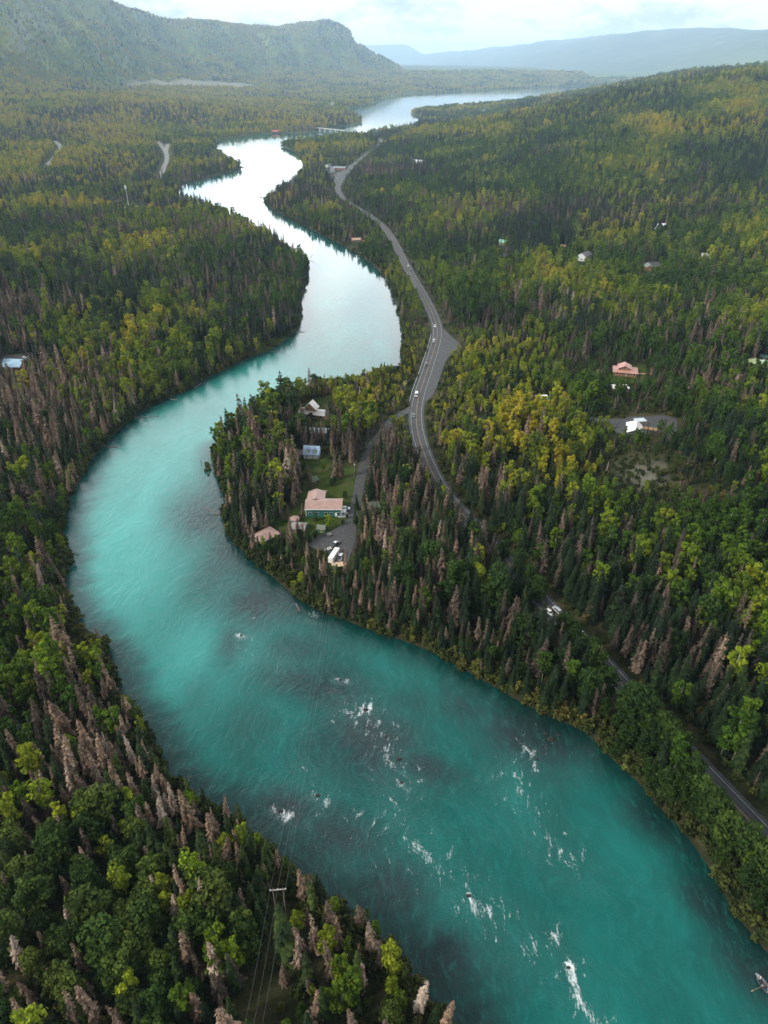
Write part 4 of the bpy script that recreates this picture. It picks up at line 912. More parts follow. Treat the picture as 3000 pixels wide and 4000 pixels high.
# undergrowth: along banks, road verges and between the near trees
x, y = grid_band(30, 560, 2.7, R(50)); x2, y2 = grid_band(560, 1500, 5.5, R(38)); x = np.concatenate([x, x2]); y = np.concatenate([y, y2])
s2 = sdist(x, y); ok = s2 > .3; x, y, s2 = x[ok], y[ok], s2[ok]
h1, _, _ = pdist(x, y, HWY[::3]); h2, _, _ = pdist(x, y, DRIVE); ok = (h1 > 6.4) & (h2 > 3.8)
for P in TRACKS.values():
    d_, _, _ = pdist(x, y, P); ok &= d_ > 4.5
for P, k_ in [(LOT, 1), (PULL, 1), (LOT2, 1), (LOT3, 1), (LOT4, 1), (LAWN, 0), (LAWN2, 0), (YARD3, 0), (LOT5, 1)]:
    ok &= sdist(x, y, np.array(P)) > k_
for (bx, by, br) in KEEPOUT: ok &= (x-bx)**2+(y-by)**2 > (br*.8)**2
pr = np.maximum(.42, S(1-(s2-6)/10)); ok &= RNG.random(len(x)) < pr
x, y, s2 = x[ok], y[ok], s2[ok]; k_ = len(x)
sz = RNG.uniform(.45, 1.15, k_)*(1+.65*S(1-s2/9)); tt = np.clip(.27+1.1*(fbm(x, y, 60, 77, 3)-.5)+RNG.normal(0, .17, k_), 0, 1)
so = []
for vi, (cm, tm) in enumerate(KIND['shrub']):
    c0 = flat([470, 476, 470, 480][vi], [985, 1010, 1030, 1050][vi]); e = empty('shrub', (c0[0]+3, c0[1], tz(c0[0]+3, c0[1])), label='low green willow shrub at the water edge of the grassy bank', cat='shrub', group='willow shrubs on the grassy point')
    c_ = meshobj('crown', cm, e); c_['tint'] = .6; t_ = meshobj('trunk', tm, e); so.append((c_, t_))
scatter('undergrowth', None, so, 'low willow and alder undergrowth along banks and verges', (x, y, terr(x, y, s2)-.1, sz, sz, RNG.uniform(0, 6, k_), tt, RNG.integers(0, 4, k_)))

# ------------------------------------------------------------ buildings
def gable(mb, L, W, z, rise, over, ridge, th=.16):
    """two roof slabs; ridge along x or y"""
    if ridge == 'y': L, W = W, L
    s = W/2+over; k = rise/(W/2); lo = z-over*k; hl = L/2+over
    for sg in (-1, 1):
        v = [(-hl, 0, z+rise), (hl, 0, z+rise), (hl, sg*s, lo), (-hl, sg*s, lo)]
        v = v+[(a, b_, c_+th) for a, b_, c_ in v]
        if ridge == 'y': v = [(-b_, a, c_) for a, b_, c_ in v]
        mb.poly(v, [(0, 1, 2, 3), (7, 6, 5, 4), (2, 1, 5, 6), (3, 2, 6, 7), (0, 3, 7, 4)])
    return mb
def hip(mb, L, W, z, rise, over, th=.16):
    hl, s = L/2+over, W/2+over; r_ = max(L/2-W/2, .3); lo = z-over*rise/(W/2)
    v = [(-hl, -s, lo), (hl, -s, lo), (hl, s, lo), (-hl, s, lo), (-r_, 0, z+rise), (r_, 0, z+rise)]
    mb.poly(v, [(0, 1, 5, 4), (1, 2, 5), (2, 3, 4, 5), (3, 0, 4), (3, 2, 1, 0)]); return mb
def walls(mb, L, W, h, rise, ridge, x0=0, y0=0, z0=-1.2):
    if rise <= 0: mb.box((x0, y0, (h+z0)/2), (L, W, h-z0)); return mb
    if ridge == 'x':
        pr = [(-W/2, z0), (W/2, z0), (W/2, h), (0, h+rise-.03), (-W/2, h)]; n = len(pr)
        v = [(x0-L/2, y0+a, c_) for a, c_ in pr]+[(x0+L/2, y0+a, c_) for a, c_ in pr]
    else:
        pr = [(-L/2, z0), (L/2, z0), (L/2, h), (0, h+rise-.03), (-L/2, h)]; n = len(pr)
        v = [(x0+a, y0-W/2, c_) for a, c_ in pr]+[(x0+a, y0+W/2, c_) for a, c_ in pr]
    f = [tuple(range(n)), tuple(range(2*n-1, n-1, -1))]+[(i, (i+1) % n, (i+1) % n+n, i+n) for i in range(n)]
    mb.poly(v, f); bmesh.ops.recalc_face_normals(mb.bm, faces=mb.bm.faces[:]); return mb
def window(parent, x, y, z, w, h, side='f'):
    rz = 0 if side in 'fb' else PI/2
    f = MB().box((0, 0, 0), (w+.24, .12, h+.24)); o = f.build('window', WHITE, parent); o.location = (x, y, z); o.rotation_euler = (0, 0, rz)
    MB().box((0, 0, 0), (w, .2, h)).build('pane', GLASS, o)
def roofmesh(mb, m, parent, loc=(0, 0, 0), name='roof'):
    return mb.build(name, m, parent, loc=loc)
HOUSE = {}
for bd, (mx, my, yaw, L) in zip(BLD, BSITE):
    nm, lab, cat, p1, p2, W, hw, rh, wc, rc, op = bd
    base = max(tz(mx, my), min(tz(mx+dx*L*.4, my+dy*W*.4) for dx in (-1, 1) for dy in (-1, 1)))
    e = empty(nm, (mx, my, base+.15), yaw, label=lab, cat=cat); HOUSE.setdefault(nm, e)
    wm = LOGS if wc == 'logs' else WOOD if wc == 'wood' else boards(wc)
    ridge = op.get('ridge', 'x'); over = op.get('over', .5); rm = metal_roof(rc, .5, 'Y' if ridge == 'y' else 'X')
    hipr = op.get('hip')
    walls(MB(), L, W, hw, 0 if hipr else rh, ridge).build('wall', wm, e)
    rb = MB(); (hip(rb, L, W, hw, rh, over) if hipr else gable(rb, L, W, hw, rh, over, ridge)); roof = rb.build('roof', rm, e)
    if op.get('trim'):
        MB().box((0, -W/2-over-.05, hw-over*rh/(W/2)+.02), (L+2*over, .1, .35)).build('fascia', WHITE, e)
        MB().box((-L/2-.06, -W/2-.06, hw/2), (.3, .3, hw)).build('corner_trim', WHITE, e); MB().box((L/2+.06, -W/2-.06, hw/2), (.3, .3, hw)).build('corner_trim', WHITE, e)
    nw = op.get('win', 0)
    small = L < 9 and nw < 2
    for k in range(nw):
        x = -L/2+L*(k+.5)/max(nw, 1)
        if nm == 'riverside_house' and k == 2: x += .8
        window(e, x+(.3 if nw > 1 else 0), -W/2-.02, min(hw*.6, 1.7), min(1.5, L/nw*.45), 1.2)
    if nw > 1:
        window(e, L/2+.02, 0, min(hw*.6, 1.7), 1.3, 1.1, 's'); window(e, -L/2-.02, 0, min(hw*.6, 1.7), 1.3, 1.1, 's')
    dc = op.get('door')
    if not op.get('garage'):
        d = MB().box((0, 0, 0), (.95, .1, 1.95)).build('door', paint(dc or (.35, .33, .3), .6), e, loc=(L*.04 if L > 4 else 0, -W/2-.05, .98))
        if L > 6: MB().cyl((.32, -.05, 0), (.32, -.14, 0), .04, n=6).build('handle', CHROME, d)
    for k in range(op.get('chim', 0)):
        cx = (-.28 if k == 0 else .18)*L
        if ridge == 'x': cy, cz = W*.12, hw+rh*.6
        else: cx, cy, cz = L*.14, W*.1, hw+rh*.6
        c_ = MB().cyl((0, 0, -.6), (0, 0, 1.4), .22, n=10).build('chimney', CHROME, roof, loc=(cx, cy, cz)); 
    if op.get('wing'):
        walls(MB(), 8.2, 8, hw, 1.5, 'y', -L/2+4.3, W/2+3.2).build('wall', wm, e)
        g_ = MB(); gable(g_, 8.2, 8.6, hw, 1.5, .6, 'y'); g_.build('roof', metal_roof(rc, .5, 'Y'), e, loc=(-L/2+4.3, W/2+2.7, .15))
        MB().box((0, 0, 1.1), (1.1, .14, 2.2)).build('garage_door', WHITE, e, loc=(L/2-2.6, -W/2-.06, 0))
        MB().box((L/2+1.3, -W/2+2.2, 2.1), (2.4, 3.6, .16)).box((L/2+2.4, -W/2+.5, 1), (.14, .14, 2.1)).box((L/2+2.4, -W/2+3.9, 1), (.14, .14, 2.1)).build('porch', WHITE, e)
    if op.get('tower'):
        fx, fw, th_, tr, yo = op['tower']; tw = L*fw; tx = -L/2+L*fx; td = W*.62
        walls(MB(), tw, td, th_, tr, 'y', tx, yo, hw*.5).build('wall', wm, e)
        g_ = MB(); gable(g_, tw, td, th_, tr, over, 'y'); g_.build('roof', metal_roof(rc, .5, 'Y'), e, loc=(tx, yo, .02))
        window(e, tx-tw*.18, yo-td/2-.02, th_-.3, 1.0, .9); window(e, tx+tw*.18, yo-td/2-.02, th_-.3, 1.0, .9)
    if op.get('garage'):
        for k in (0, 1):
            d = MB().box((0, 0, 0), (2.7, .12, 2.3)).build('garage_door', paint((.8, .8, .78), .5, .05), e, loc=(-L*.5+L*(.43+.36*k), -W/2-.07, 1.18))
            for q in (-.6, 0, .6): MB().box((0, -.07, q), (2.6, .03, .05)).build('panel_groove', paint((.35, .35, .35)), d)
        MB().box((0, 0, 0), (.9, .1, 2)).build('door', WHITE, e, loc=(-L*.5+.9, -W/2-.06, 1.0))
        for x in (-L*.5+1.75, -L*.5+L*.612, L*.5-.3): MB().box((0, 0, 0), (.22, .18, 2.5)).build('post', paint((.22, .06, .04)), e, loc=(x, -W/2-.1, 1.25))
        for x in (-L*.22, L*.22):
            dm = MB(); walls(dm, 1.6, 2.6, 1.5, .9, 'y', 0, 0, 0); d = dm.build('dormer', paint((.06, .07, .09)), e, loc=(x, -W*.26, hw+.9))
            g_ = MB(); gable(g_, 1.6, 2.6, 1.5, .9, .2, 'y'); g_.build('dormer_roof', rm, d)
            MB().box((0, -1.33, .85), (1.0, .08, 1.0)).build('window', paint((.75, .74, .55), .4), d)
# deck in front of the right edge cabin and walk at the lodge belong to their houses
e = HOUSE['deck_cabin']; MB().box((-5, -6.5, .3), (12, 6, .2)).box((-10.8, -6.5, -.3), (.2, 6, 1.2)).build('deck', boards((.34, .13, .06), 3), e)
e = HOUSE['hillside_lodge']; L = BSITE[11][3]
MB().box((L/2+5, 2, .2), (9, 1.8, .2)).box((L/2+10.5, 6, .5), (1.8, 9, .2)).build('boardwalk', boards((.42, .25, .16), 3), e)
e = HOUSE['log_house']; L = BSITE[7][3]
MB().box((L/2+2.2, 3.2, 2.6), (4.2, 3.4, .16)).box((L/2+4, 4.6, 1.2), (.2, .2, 2.6)).box((L/2+4, 1.7, 1.2), (.2, .2, 2.6)).build('porch_roof', paint((.78, .75, .7)), e)

# octagonal gazebo
x, y = hit(637, 1128); e = empty('gazebo', (x, y, tz(x, y)), .2, label='octagonal gazebo with pink roof on the lawn left of the house', cat='gazebo')
MB().cyl((0, 0, -.3), (0, 0, .9), 2.1, n=8).build('wall', paint(TEAL), e)
MB().cyl((0, 0, 2.15), (0, 0, 2.4), 2.2, 2.2, 8).build('top_rail', WHITE, e)
MB().cyl((0, 0, .9), (0, 0, 2.15), 1.9, n=8).build('screen', GLASS, e)
for k in range(8):
    a = k*PI/4; MB().box((0, 0, 0), (.16, .16, 1.4)).build('post', WHITE, e, loc=(2.05*math.cos(a), 2.05*math.sin(a), 1.5))
MB().cyl((0, 0, 2.4), (0, 0, 3.7), 2.7, .1, 8).build('roof', metal_roof(PINK), e)

# shelter under construction on the right slope
x, y = hit(1374, 930); e = empty('construction_shelter', (x, y, tz(x, y)), .15, label='half built shelter with white tarp and tin roof on the gravel site', cat='shelter')
MB().poly([(-8, -3, .6), (-2, -4, 2.4), (1, 3, 5.6), (-5, 5, 3.6), (-8, -3, .7), (-2, -4, 2.5), (1, 3, 5.7), (-5, 5, 3.7)], [(0, 1, 2, 3), (7, 6, 5, 4)]).build('tarp', WHITE, e)
MB().poly([(-2, -4.2, 2.3), (3, -3.6, .7), (4.5, 2, 2.6), (1, 3, 5.4)], [(0, 1, 2, 3)]).build('tarp', paint((.8, .74, .7)), e)
MB().box((4.2, 5.2, 4.6), (7, 5, .15)).build('roof', metal_roof((.45, .52, .58)), e)
for dx, dy in ((1, 3), (7.4, 3), (1, 7.4), (7.4, 7.4)): MB().box((0, 0, 0), (.2, .2, 4.8)).build('post', LOGS, e, loc=(dx, dy, 2.2))
MB().box((8.5, -.6, .9), (9, .25, 1.9), -.5).box((-7.2, -1.5, .8), (3, .25, 1.6), .6).build('timber_wall', boards((.50, .31, .19), 3), e)
for px, py in ((1320, 928), (1327, 924)):
    x, y = hit(px, py); e = empty('picnic_table', (x, y, tz(x, y)+.3), .4, label='grey picnic table, '+('lower' if px == 1320 else 'upper')+' of two left of the half built shelter', cat='table', group='picnic tables on the gravel site')
    MB().box((0, 0, .75), (2.4, .9, .08)).build('tabletop', GREYWOOD, e)
    for s in (-1, 1): MB().box((0, s*.85, .45), (2.4, .32, .06)).build('bench', GREYWOOD, e); MB().box((s*.8, 0, .35), (.12, 1.7, .7)).build('leg', GREYWOOD, e)

# ------------------------------------------------------------ vehicles
def wheel(e, x, y, r=.36):
    o = MB().cyl((0, -.12, 0), (0, .12, 0), r, n=14).build('wheel', RUBBER, e, loc=(x, y, r)); MB().cyl((0, -.135, 0), (0, .135, 0), r*.55, n=10).build('rim', CHROME, o)
def car(name, label, cat, x, y, yaw, col, kind='car', z=None, group=None):
    e = empty(name, (x, y, (tz(x, y) if z is None else z)+.06), yaw, label=label, cat=cat, group=group)
    pm = paint(col, .3, .05)
    if kind == 'car': L, Wd, prof, cab = 4.6, 1.82, [(-2.3, .32), (2.3, .32), (2.3, .78), (2.1, .92), (.95, 1.02), (-1.7, 1.08), (-2.25, .98)], [(-1.75, 1.03), (1.05, 1.0), (.35, 1.46), (-1.15, 1.48)]
    elif kind == 'suv': L, Wd, prof, cab = 4.8, 1.92, [(-2.4, .36), (2.4, .36), (2.4, .9), (2.2, 1.06), (1.1, 1.14), (-2.3, 1.16), (-2.4, .9)], [(-2.3, 1.12), (1.2, 1.1), (.55, 1.72), (-2.05, 1.74)]
    elif kind == 'van': L, Wd, prof, cab = 5.6, 2.0, [(-2.8, .38), (2.8, .38), (2.8, .95), (2.45, 1.2), (-2.8, 1.25)], [(-2.78, 1.2), (2.4, 1.2), (1.6, 2.15), (-2.7, 2.2)]
    else: L, Wd, prof, cab = 5.8, 2.0, [(-2.9, .45), (2.9, .45), (2.9, 1.0), (2.7, 1.15), (1.5, 1.2), (-2.9, 1.2)], [(-.9, 1.15), (1.6, 1.15), (.95, 1.82), (-.7, 1.85)]
    MB().prism(prof, Wd, bev=.08).build('body', pm, e)
    cabm = MB(); n_ = 4; wi, wo = Wd*.5-.22, Wd*.5-.05
    (ax, az), (bx, bz), (cx, cz), (dx, dz) = cab
    cabm.poly([(ax, -wo, az), (bx, -wo, bz), (cx, -wi, cz), (dx, -wi, dz), (ax, wo, az), (bx, wo, bz), (cx, wi, cz), (dx, wi, dz)], [(0, 1, 2, 3), (7, 6, 5, 4), (1, 5, 6, 2), (4, 0, 3, 7), (3, 2, 6, 7)])
    cabm.build('windows', GLASS, e)
    MB().box(((cx+dx)/2, 0, (cz+dz)/2+.02), (cx-dx+.05, wi*2+.04, .07), bev=.02).build('roof', pm, e)
    if kind == 'van': MB().box((-.9, 0, 1.66), (3.4, Wd*.5+.86, .8), bev=.06).build('side_panel', pm, e)
    if kind == 'pickup':
        MB().box((-1.95, 0, 1.215), (1.75, 1.6, .03)).build('cargo_bed', DARK, e)
    for sx in (-L*.31, L*.31):
        for sy in (-1, 1): wheel(e, sx, sy*(Wd/2-.1))
    for sy in (-1, 1):
        MB().box((0, 0, 0), (.06, .34, .16)).build('headlight', paint((.8, .8, .75), .2), e, loc=(L/2+.01, sy*Wd*.34, .78)); MB().box((0, 0, 0), (.06, .26, .2)).build('tail_light', paint((.45, .02, .02), .3), e, loc=(-L/2-.01, sy*Wd*.38, .85))
    return e
tn = np.gradient(HWY, axis=0)
def road_car(px, py, name, label, col, kind, lane, toward):
    gx, gy = hit(px, py); i = int(np.argmin((HWY[:, 0]-gx)**2+(HWY[:, 1]-gy)**2)); t = tn[i]/np.hypot(*tn[i]); nx, ny = -t[1], t[0]
    x = HWY[i, 0]+nx*lane*1.85; y = HWY[i, 1]+ny*lane*1.85; yaw = math.atan2(t[1], t[0])+(PI if toward else 0)
    car(name, label, {'car': 'car', 'suv': 'car', 'van': 'van', 'pickup': 'pickup'}[kind], x, y, yaw, col, kind, float(hz[i])+.02, 'vehicles on the highway')
WH, SV, GY, DK = (.78, .79, .8), (.45, .47, .5), (.16, .18, .19), (.035, .037, .042)
for a in [(873,577,'white_car','white car far up the road where it leaves the trees, first of two',WH,'car',-1,False),
  (877,585,'dark_car','dark car close behind the white one at the far road bend',DK,'car',-1,False),
  (941,706,'white_car','white hatchback on the curve above the gravel pullout',WH,'car',1,True),
  (938,740,'silver_car','silver car level with the top of the gravel pullout',SV,'suv',1,True),
  (924,792,'dark_car','dark grey car on the riverside lane by the guardrail',DK,'suv',1,True),
  (904,855,'white_van','white van on the highway just above the gravel drive turnoff',WH,'van',1,True),
  (894,897,'grey_car','grey green car on the bend at the gravel drive turnoff',GY,'car',1,True),
  (1180,1325,'white_car','white car in the riverside lane glimpsed between trees, beside a silver car',WH,'car',1,True),
  (1199,1328,'silver_car','silver car in the uphill lane glimpsed between trees',SV,'suv',-1,False),
  (1245,1376,'white_pickup','white pickup on the highway behind the tall roadside trees',WH,'pickup',-1,False)]:
    road_car(*a)
def dirn(p1, p2):
    a, b_ = hit(*p1), hit(*p2); return (a[0]+b_[0])/2, (a[1]+b_[1])/2, math.atan2(b_[1]-a[1], b_[0]-a[0]), math.hypot(b_[0]-a[0], b_[1]-a[1])
x, y, yw, _ = dirn((716,1184), (733,1172)); car('pickup_truck', 'black pickup with silver cab parked on the gravel yard', 'pickup', x, y, yw, (.05, .055, .06), 'pickup')
MB().box((0, 0, 0), (1.7, 1.5, .05)).build('cab_roof', paint((.6, .62, .64), .3), bpy.data.objects['pickup_truck'], loc=(.1, 0, 1.9))
x, y, yw, _ = dirn((732,1216), (738,1196)); car('white_pickup', 'white pickup parked close beside the camper trailer', 'pickup', x, y, yw, WH, 'pickup')
x, y, yw, _ = dirn((741,1101), (752,1101)); car('white_suv', 'white car parked against the right end of the teal house', 'car', x, y, yw, WH, 'suv')
x, y = hit(822, 1148); car('blue_car', 'bright blue car parked in the trees right of the yard', 'car', x, y, 1.2, (.01, .16, .32), 'car')
x, y = hit(54, 774); car('white_car', 'white car parked behind the blue roofed house', 'car', x, y, .1, WH, 'car', group='cars at the blue roofed house')
x, y = hit(61, 769); car('dark_blue_car', 'dark blue car parked behind the white car at the blue roofed house', 'car', x, y, .1, (.02, .04, .09), 'suv', group='cars at the blue roofed house')
for k, (px, py, c_, kd, lb) in enumerate([(729,387,WH,'suv','white car parked at the lower end of the lodge parking'), (732,379,WH,'van','white van parked beside the lodge below the tower'), (745,368,SV,'suv','silver car parked at the end of the long lodge'), (757,361,WH,'car','white car parked by the road past the long lodge'), (767,354,WH,'van','white van at the top of the lodge parking'), (763,361,GY,'car','grey car on the highway passing the lodge')]):
    x, y = hit(px, py); i = int(np.argmin((HWY[:, 0]-x)**2+(HWY[:, 1]-y)**2)); t = tn[i]
    car('parked_car' if kd != 'van' else 'parked_van', lb, 'car' if kd != 'van' else 'van', x, y, math.atan2(t[1], t[0]), c_, kd, tz(x, y)+.5, 'vehicles at the lodge')
# camper trailer, motorhome and distant campers
def camper(name, label, x, y, yaw, L, kind, group=None, z=None, cat='camper'):
    e = empty(name, (x, y, (tz(x, y) if z is None else z)+.1), yaw, label=label, cat=cat, group=group)
    if kind == 'fifth': prof = [(-L/2, .6), (L/2-2.4, .6), (L/2-2.4, 1.7), (L/2, 1.8), (L/2, 2.9), (L/2-.5, 3.45), (-L/2, 3.4)]
    elif kind == 'motor': prof = [(-L/2, .5), (L/2, .5), (L/2+.2, 1.5), (L/2-.3, 1.9), (L/2-.1, 2.9), (L/2-.6, 3.2), (-L/2, 3.2)]
    else: prof = [(-L/2, .6), (L/2-.5, .6), (L/2, 1.4), (L/2, 2.5), (L/2-.5, 3.0), (-L/2, 3.0)]
    MB().prism(prof, 2.45, bev=.12).build('body', paint((.80, .80, .78), .4, .06), e)
    top = max(p[1] for p in prof)
    for k in range(3): MB().box((0, 0, 0), (.7, .7, .22), bev=.04).build('roof_vent', paint((.6, .6, .6)), e, loc=(-L*.32+k*L*.27, .2*(-1)**k, top+.06))
    MB().box((0, 0, 0), (L*.8, 2.49, .14)).build('stripe', paint((.30, .16, .10) if kind == 'motor' else (.25, .28, .33)), e, loc=(-.2, 0, 1.25))
    for k in range(3):
        for s in (-1, 1): MB().box((0, 0, 0), (1.1, .06, .6), bev=.02).build('window', GLASS, e, loc=(-L*.33+k*L*.25, s*1.24, 2.0))
    if kind == 'motor': MB().box((0, 0, 0), (.08, 2.1, .8)).build('windscreen', GLASS, e, loc=(L/2-.05, 0, 2.1))
    MB().box((0, 0, 0), (.7, .06, 1.7)).build('door', WHITE, e, loc=(L*.2, -1.25, 1.6))
    for sx in ((-.9, .1) if kind != 'motor' else (-L*.3, L*.32)):
        for sy in (-1, 1): wheel(e, sx, sy*1.05, .42)
    return e
x, y, yw, _ = dirn((714,1219), (730,1194)); camper('camper_trailer', 'long white camper trailer parked on the gravel yard', x, y, yw, 9.5, 'fifth')
x, y = hit(1169, 864); camper('motorhome', 'old cream motorhome parked in a gap in the woods', x, y, .15, 8.5, 'motor', cat='motorhome')
for k, lb in enumerate(['leftmost', 'second from left', 'third from left', 'fourth from left', 'rightmost']):
    x, y = hit(722+k*4.6, 310-(k % 2)*1.2); camper('camper_trailer', 'white camper in the campground below the bridge, '+lb+' of the row', x, y, 1.3, 10, 'travel', 'campers in the campground')
# wooden raft platform, concrete slab, skiff, fire ring, log pile
x, y = hit(729, 1222); e = empty('wooden_platform', (x, y, tz(x, y)+.3), .15, label='pale square plywood platform beside the camper trailer', cat='platform')
MB().box((0, 0, .5), (5.4, 3.6, .12)).build('deck', boards((.62, .45, .30), 2), e); MB().box((0, -1.2, .2), (5, .2, .5)).box((0, 1.2, .2), (5, .2, .5)).build('beam', WOOD, e)
x, y = hit(746, 1112); meshobj_ = MB().box((0, 0, -.3), (7.5, 5, .8)).build('concrete_pad', paint((.30, .30, .30), .8, .2, 1), None, kind='structure', label='concrete pad at the end of the teal house', loc=(x, y, tz(x, y)+.05))
x, y = hit(711, 1155); e = empty('fire_ring', (x, y, tz(x, y)+.1), 0, label='round dark fire ring with a post at the yard edge', cat='fire ring')
bm_ = MB()
for k in range(16):
    a = k*PI/8; bm_.box((1.7*math.cos(a), 1.7*math.sin(a), .3), (.3, .72, .6), a)
bm_.build('ring', paint((.09, .09, .09), .9, .3), e); MB().cyl((0, 0, 0), (0, 0, .2), 1.5, n=16).build('ash_bed', paint((.2, .19, .18)), e); MB().cyl((0, -1.9, 0), (0, -1.9, 1.8), .1, n=6).build('post', GREYWOOD, e)
def logs(name, label, px, py, n, ln, rz, dz=.0):
    x, y = hit(px, py); e = empty(name, (x, y, tz(x, y)+.1), rz, label=label, cat='log pile'); rg = random.Random(4)
    k = 0
    for lay in range(3):
        for q in range(n-lay):
            l_ = ln*rg.uniform(.8, 1.05); yq = (q-(n-lay-1)/2)*.46
            MB().cyl((-l_/2, 0, 0), (l_/2, 0, 0), .22*rg.uniform(.8, 1.1), .17, 8).build('log', GREYWOOD if k % 3 else WOOD, e, loc=(rg.uniform(-.3, .3), yq, .22+lay*.38)); k += 1
logs('log_pile', 'stack of weathered logs on the lawn behind the teal house', 694, 1064, 6, 7.0, -.1)
# utility poles and wires
PB = paint((.17, .14, .115), .9, .25, 2)
def pole(label, px, py, ph, h, rz=0.3, top=None):
    """pole whose foot is on the ground under the pixel of its top"""
    x, y = (hit(px, py) if ph is None else flat(px, py, ph))
    z = tz(x, y); e = empty('utility_pole', (x, y, z-.3), rz, label=label, cat='utility pole')
    MB().cyl((0, 0, 0), (0, 0, h+.3), .17, .12, 8).build('post', PB, e)
    MB().box((0, 0, h-.3), (2.6, .14, .14)).build('crossarm', PB, e)
    for s in (-1.15, 0, 1.15): MB().cyl((s, 0, h-.2), (s, 0, h+.12), .07, n=6).build('insulator', WHITE, e)
    MB().cyl((0, -.4, h-2.2), (0, -.4, h-1.2), .28, n=10).build('transformer', paint((.6, .62, .62)), e)
    return [(x+c_*math.cos(rz), y+c_*math.sin(rz), z+h+.1) for c_ in (-1.15, 0, 1.15)]
pA = pole('wooden utility pole beside the gravel drive behind the house', 766, 1030, None, 10)
pB = pole('wooden utility pole in the trees below the gravel yard', 725, 1262, None, 13)
pC = pole('utility pole between the river strip and the upper highway', 875, 855, None, 11)
pole('utility pole with pale transformer on the right wooded slope', 1596, 868, None, 11)
hx, hy = flat(600, 1921, 17); hzz = tz(hx, hy); e = empty('power_pylon', (hx, hy, hzz-.2), .1, label='wooden H shaped power pylon above the near left woods', cat='pylon')
htop = 17-hzz
for s in (-1.3, 1.3): MB().cyl((s, 0, 0), (s, 0, htop+.6), .17, .12, 8).build('post', PB, e)
MB().box((0, 0, htop), (4.4, .2, .22)).build('crossarm', paint((.42, .41, .38)), e)
for s in (-2, 0, 2): MB().cyl((s, 0, htop+.1), (s, 0, htop+.45), .1, n=6).build('insulator', WHITE, e)
pH = [(hx+s*math.cos(.1), hy+s*math.sin(.1), 17.4) for s in (-2, 0, 2)]
WIRE = paint((.13, .13, .13), .5)
def wires(A, B, sag, nm):
    for k, (a, b_) in enumerate(zip(A, B)):
        a, b_ = Vector(a), Vector(b_); mb = MB(); pts = [a.lerp(b_, t/14)-Vector((0, 0, sag*4*(t/14)*(1-t/14))) for t in range(15)]; o = pts[0].copy()
        for p, q in zip(pts, pts[1:]): mb.cyl(p-o, q-o, .022, n=4, caps=False)
        mb.build('power_line', WIRE, None, loc=o, label=['left', 'middle', 'right'][k]+' one of three '+nm, cat='power line', group=nm)
wires(pH, pB, 5, 'power wires spanning the near river')
wires(pB, pA, 2, 'power wires over the gravel yard')
wires(pA, pC, 2, 'power wires beyond the garage')
lx, ly = flat(540, 2260, 14); wires([(lx-2, ly, 15), (lx, ly, 15), (lx+2, ly, 15)], pH, 1.5, 'power wires over the near left woods')
# road sign
x, y = hit(1132, 1224); e = empty('warning_sign', (x, y, tz(x, y)), .35, label='yellow diamond road sign beside the highway', cat='road sign')
MB().box((0, 0, 1.6), (.09, .07, 3.4)).build('post', GREYWOOD, e)
M45 = Matrix.Translation((0, -.06, 3.5)) @ Matrix.Rotation(PI/4, 4, 'Y')
MB().box((0, 0, 0), (1.25, .04, 1.25), M=M45).build('panel', paint((.85, .45, .01), .4, .05), e)
MB().box((-.05, -.1, 3.35), (.12, .03, .5)).box((.12, -.1, 3.68), (.12, .03, .42), M=Matrix.Translation((0, 0, 0))).build('arrow_mark', DARK, e)
# guardrail on the river side
gl = np.array([hit(*p) for p in ((936,722), (893,868))]); i0 = int(np.argmin(((HWY-gl[0])**2).sum(1))); i1 = int(np.argmin(((HWY-gl[1])**2).sum(1))); i0, i1 = min(i0, i1), max(i0, i1)
t_ = tn/np.hypot(tn[:, 0], tn[:, 1])[:, None]; gx = HWY[:, 0]-t_[:, 1]*5.6; gy = HWY[:, 1]+t_[:, 0]*5.6
e = empty('guardrail', (gx[i0], gy[i0], hz[i0]), 0, label='grey steel guardrail along the river side of the highway curve', cat='guardrail')
mb = MB()
for i in range(i0, i1): mb.cyl((gx[i]-gx[i0], gy[i]-gy[i0], hz[i]-hz[i0]+.62), (gx[i+1]-gx[i0], gy[i+1]-gy[i0], hz[i+1]-hz[i0]+.62), .13, n=6)
mb.build('rail', CHROME, e)
pm_ = MB().box((0, 0, .3), (.14, .14, .9)).build('post', GREYWOOD, e); 
for i in range(i0+1, i1, 2): c_ = pm_.copy(); COL.objects.link(c_); c_.parent = e; c_.location = (gx[i]-gx[i0], gy[i]-gy[i0], hz[i]-hz[i0])
# mast on the left plain
x, y = hit(278, 445); z = tz(x, y); zc = y*CP-(z-H)*SP
def top_h(px, py, x, y):
    h = 5.0
    while project(x, y, tz(x, y)+h)[1] > py and h < 90: h += .5
    return h
h = top_h(271, 402, x, y); e = empty('antenna_mast', (x, y, z), 0, label='tall pale lattice mast with white antenna head on the left plain', cat='mast')
mb = MB()
for a in range(3): mb.cyl((1.0*math.cos(a*2.1), 1.0*math.sin(a*2.1), 0), (.4*math.cos(a*2.1), .4*math.sin(a*2.1), h), .16, n=5)
for k in range(int(h/2)):
    r1 = 1-.6*k*2/h
    for a in range(3): mb.cyl((r1*math.cos(a*2.1), r1*math.sin(a*2.1), k*2), (r1*math.cos(a*2.1+2.1), r1*math.sin(a*2.1+2.1), k*2+1.8), .07, n=4)
mb.build('lattice_column', paint((.55, .56, .57), .5), e)
MB().cyl((0, 0, h-4.5), (0, 0, h+.5), 1.2, 1.5, 10).build('antenna_head', WHITE, e); MB().cyl((0, 0, h), (0, 0, h+4), .12, n=5).build('rod', CHROME, e)
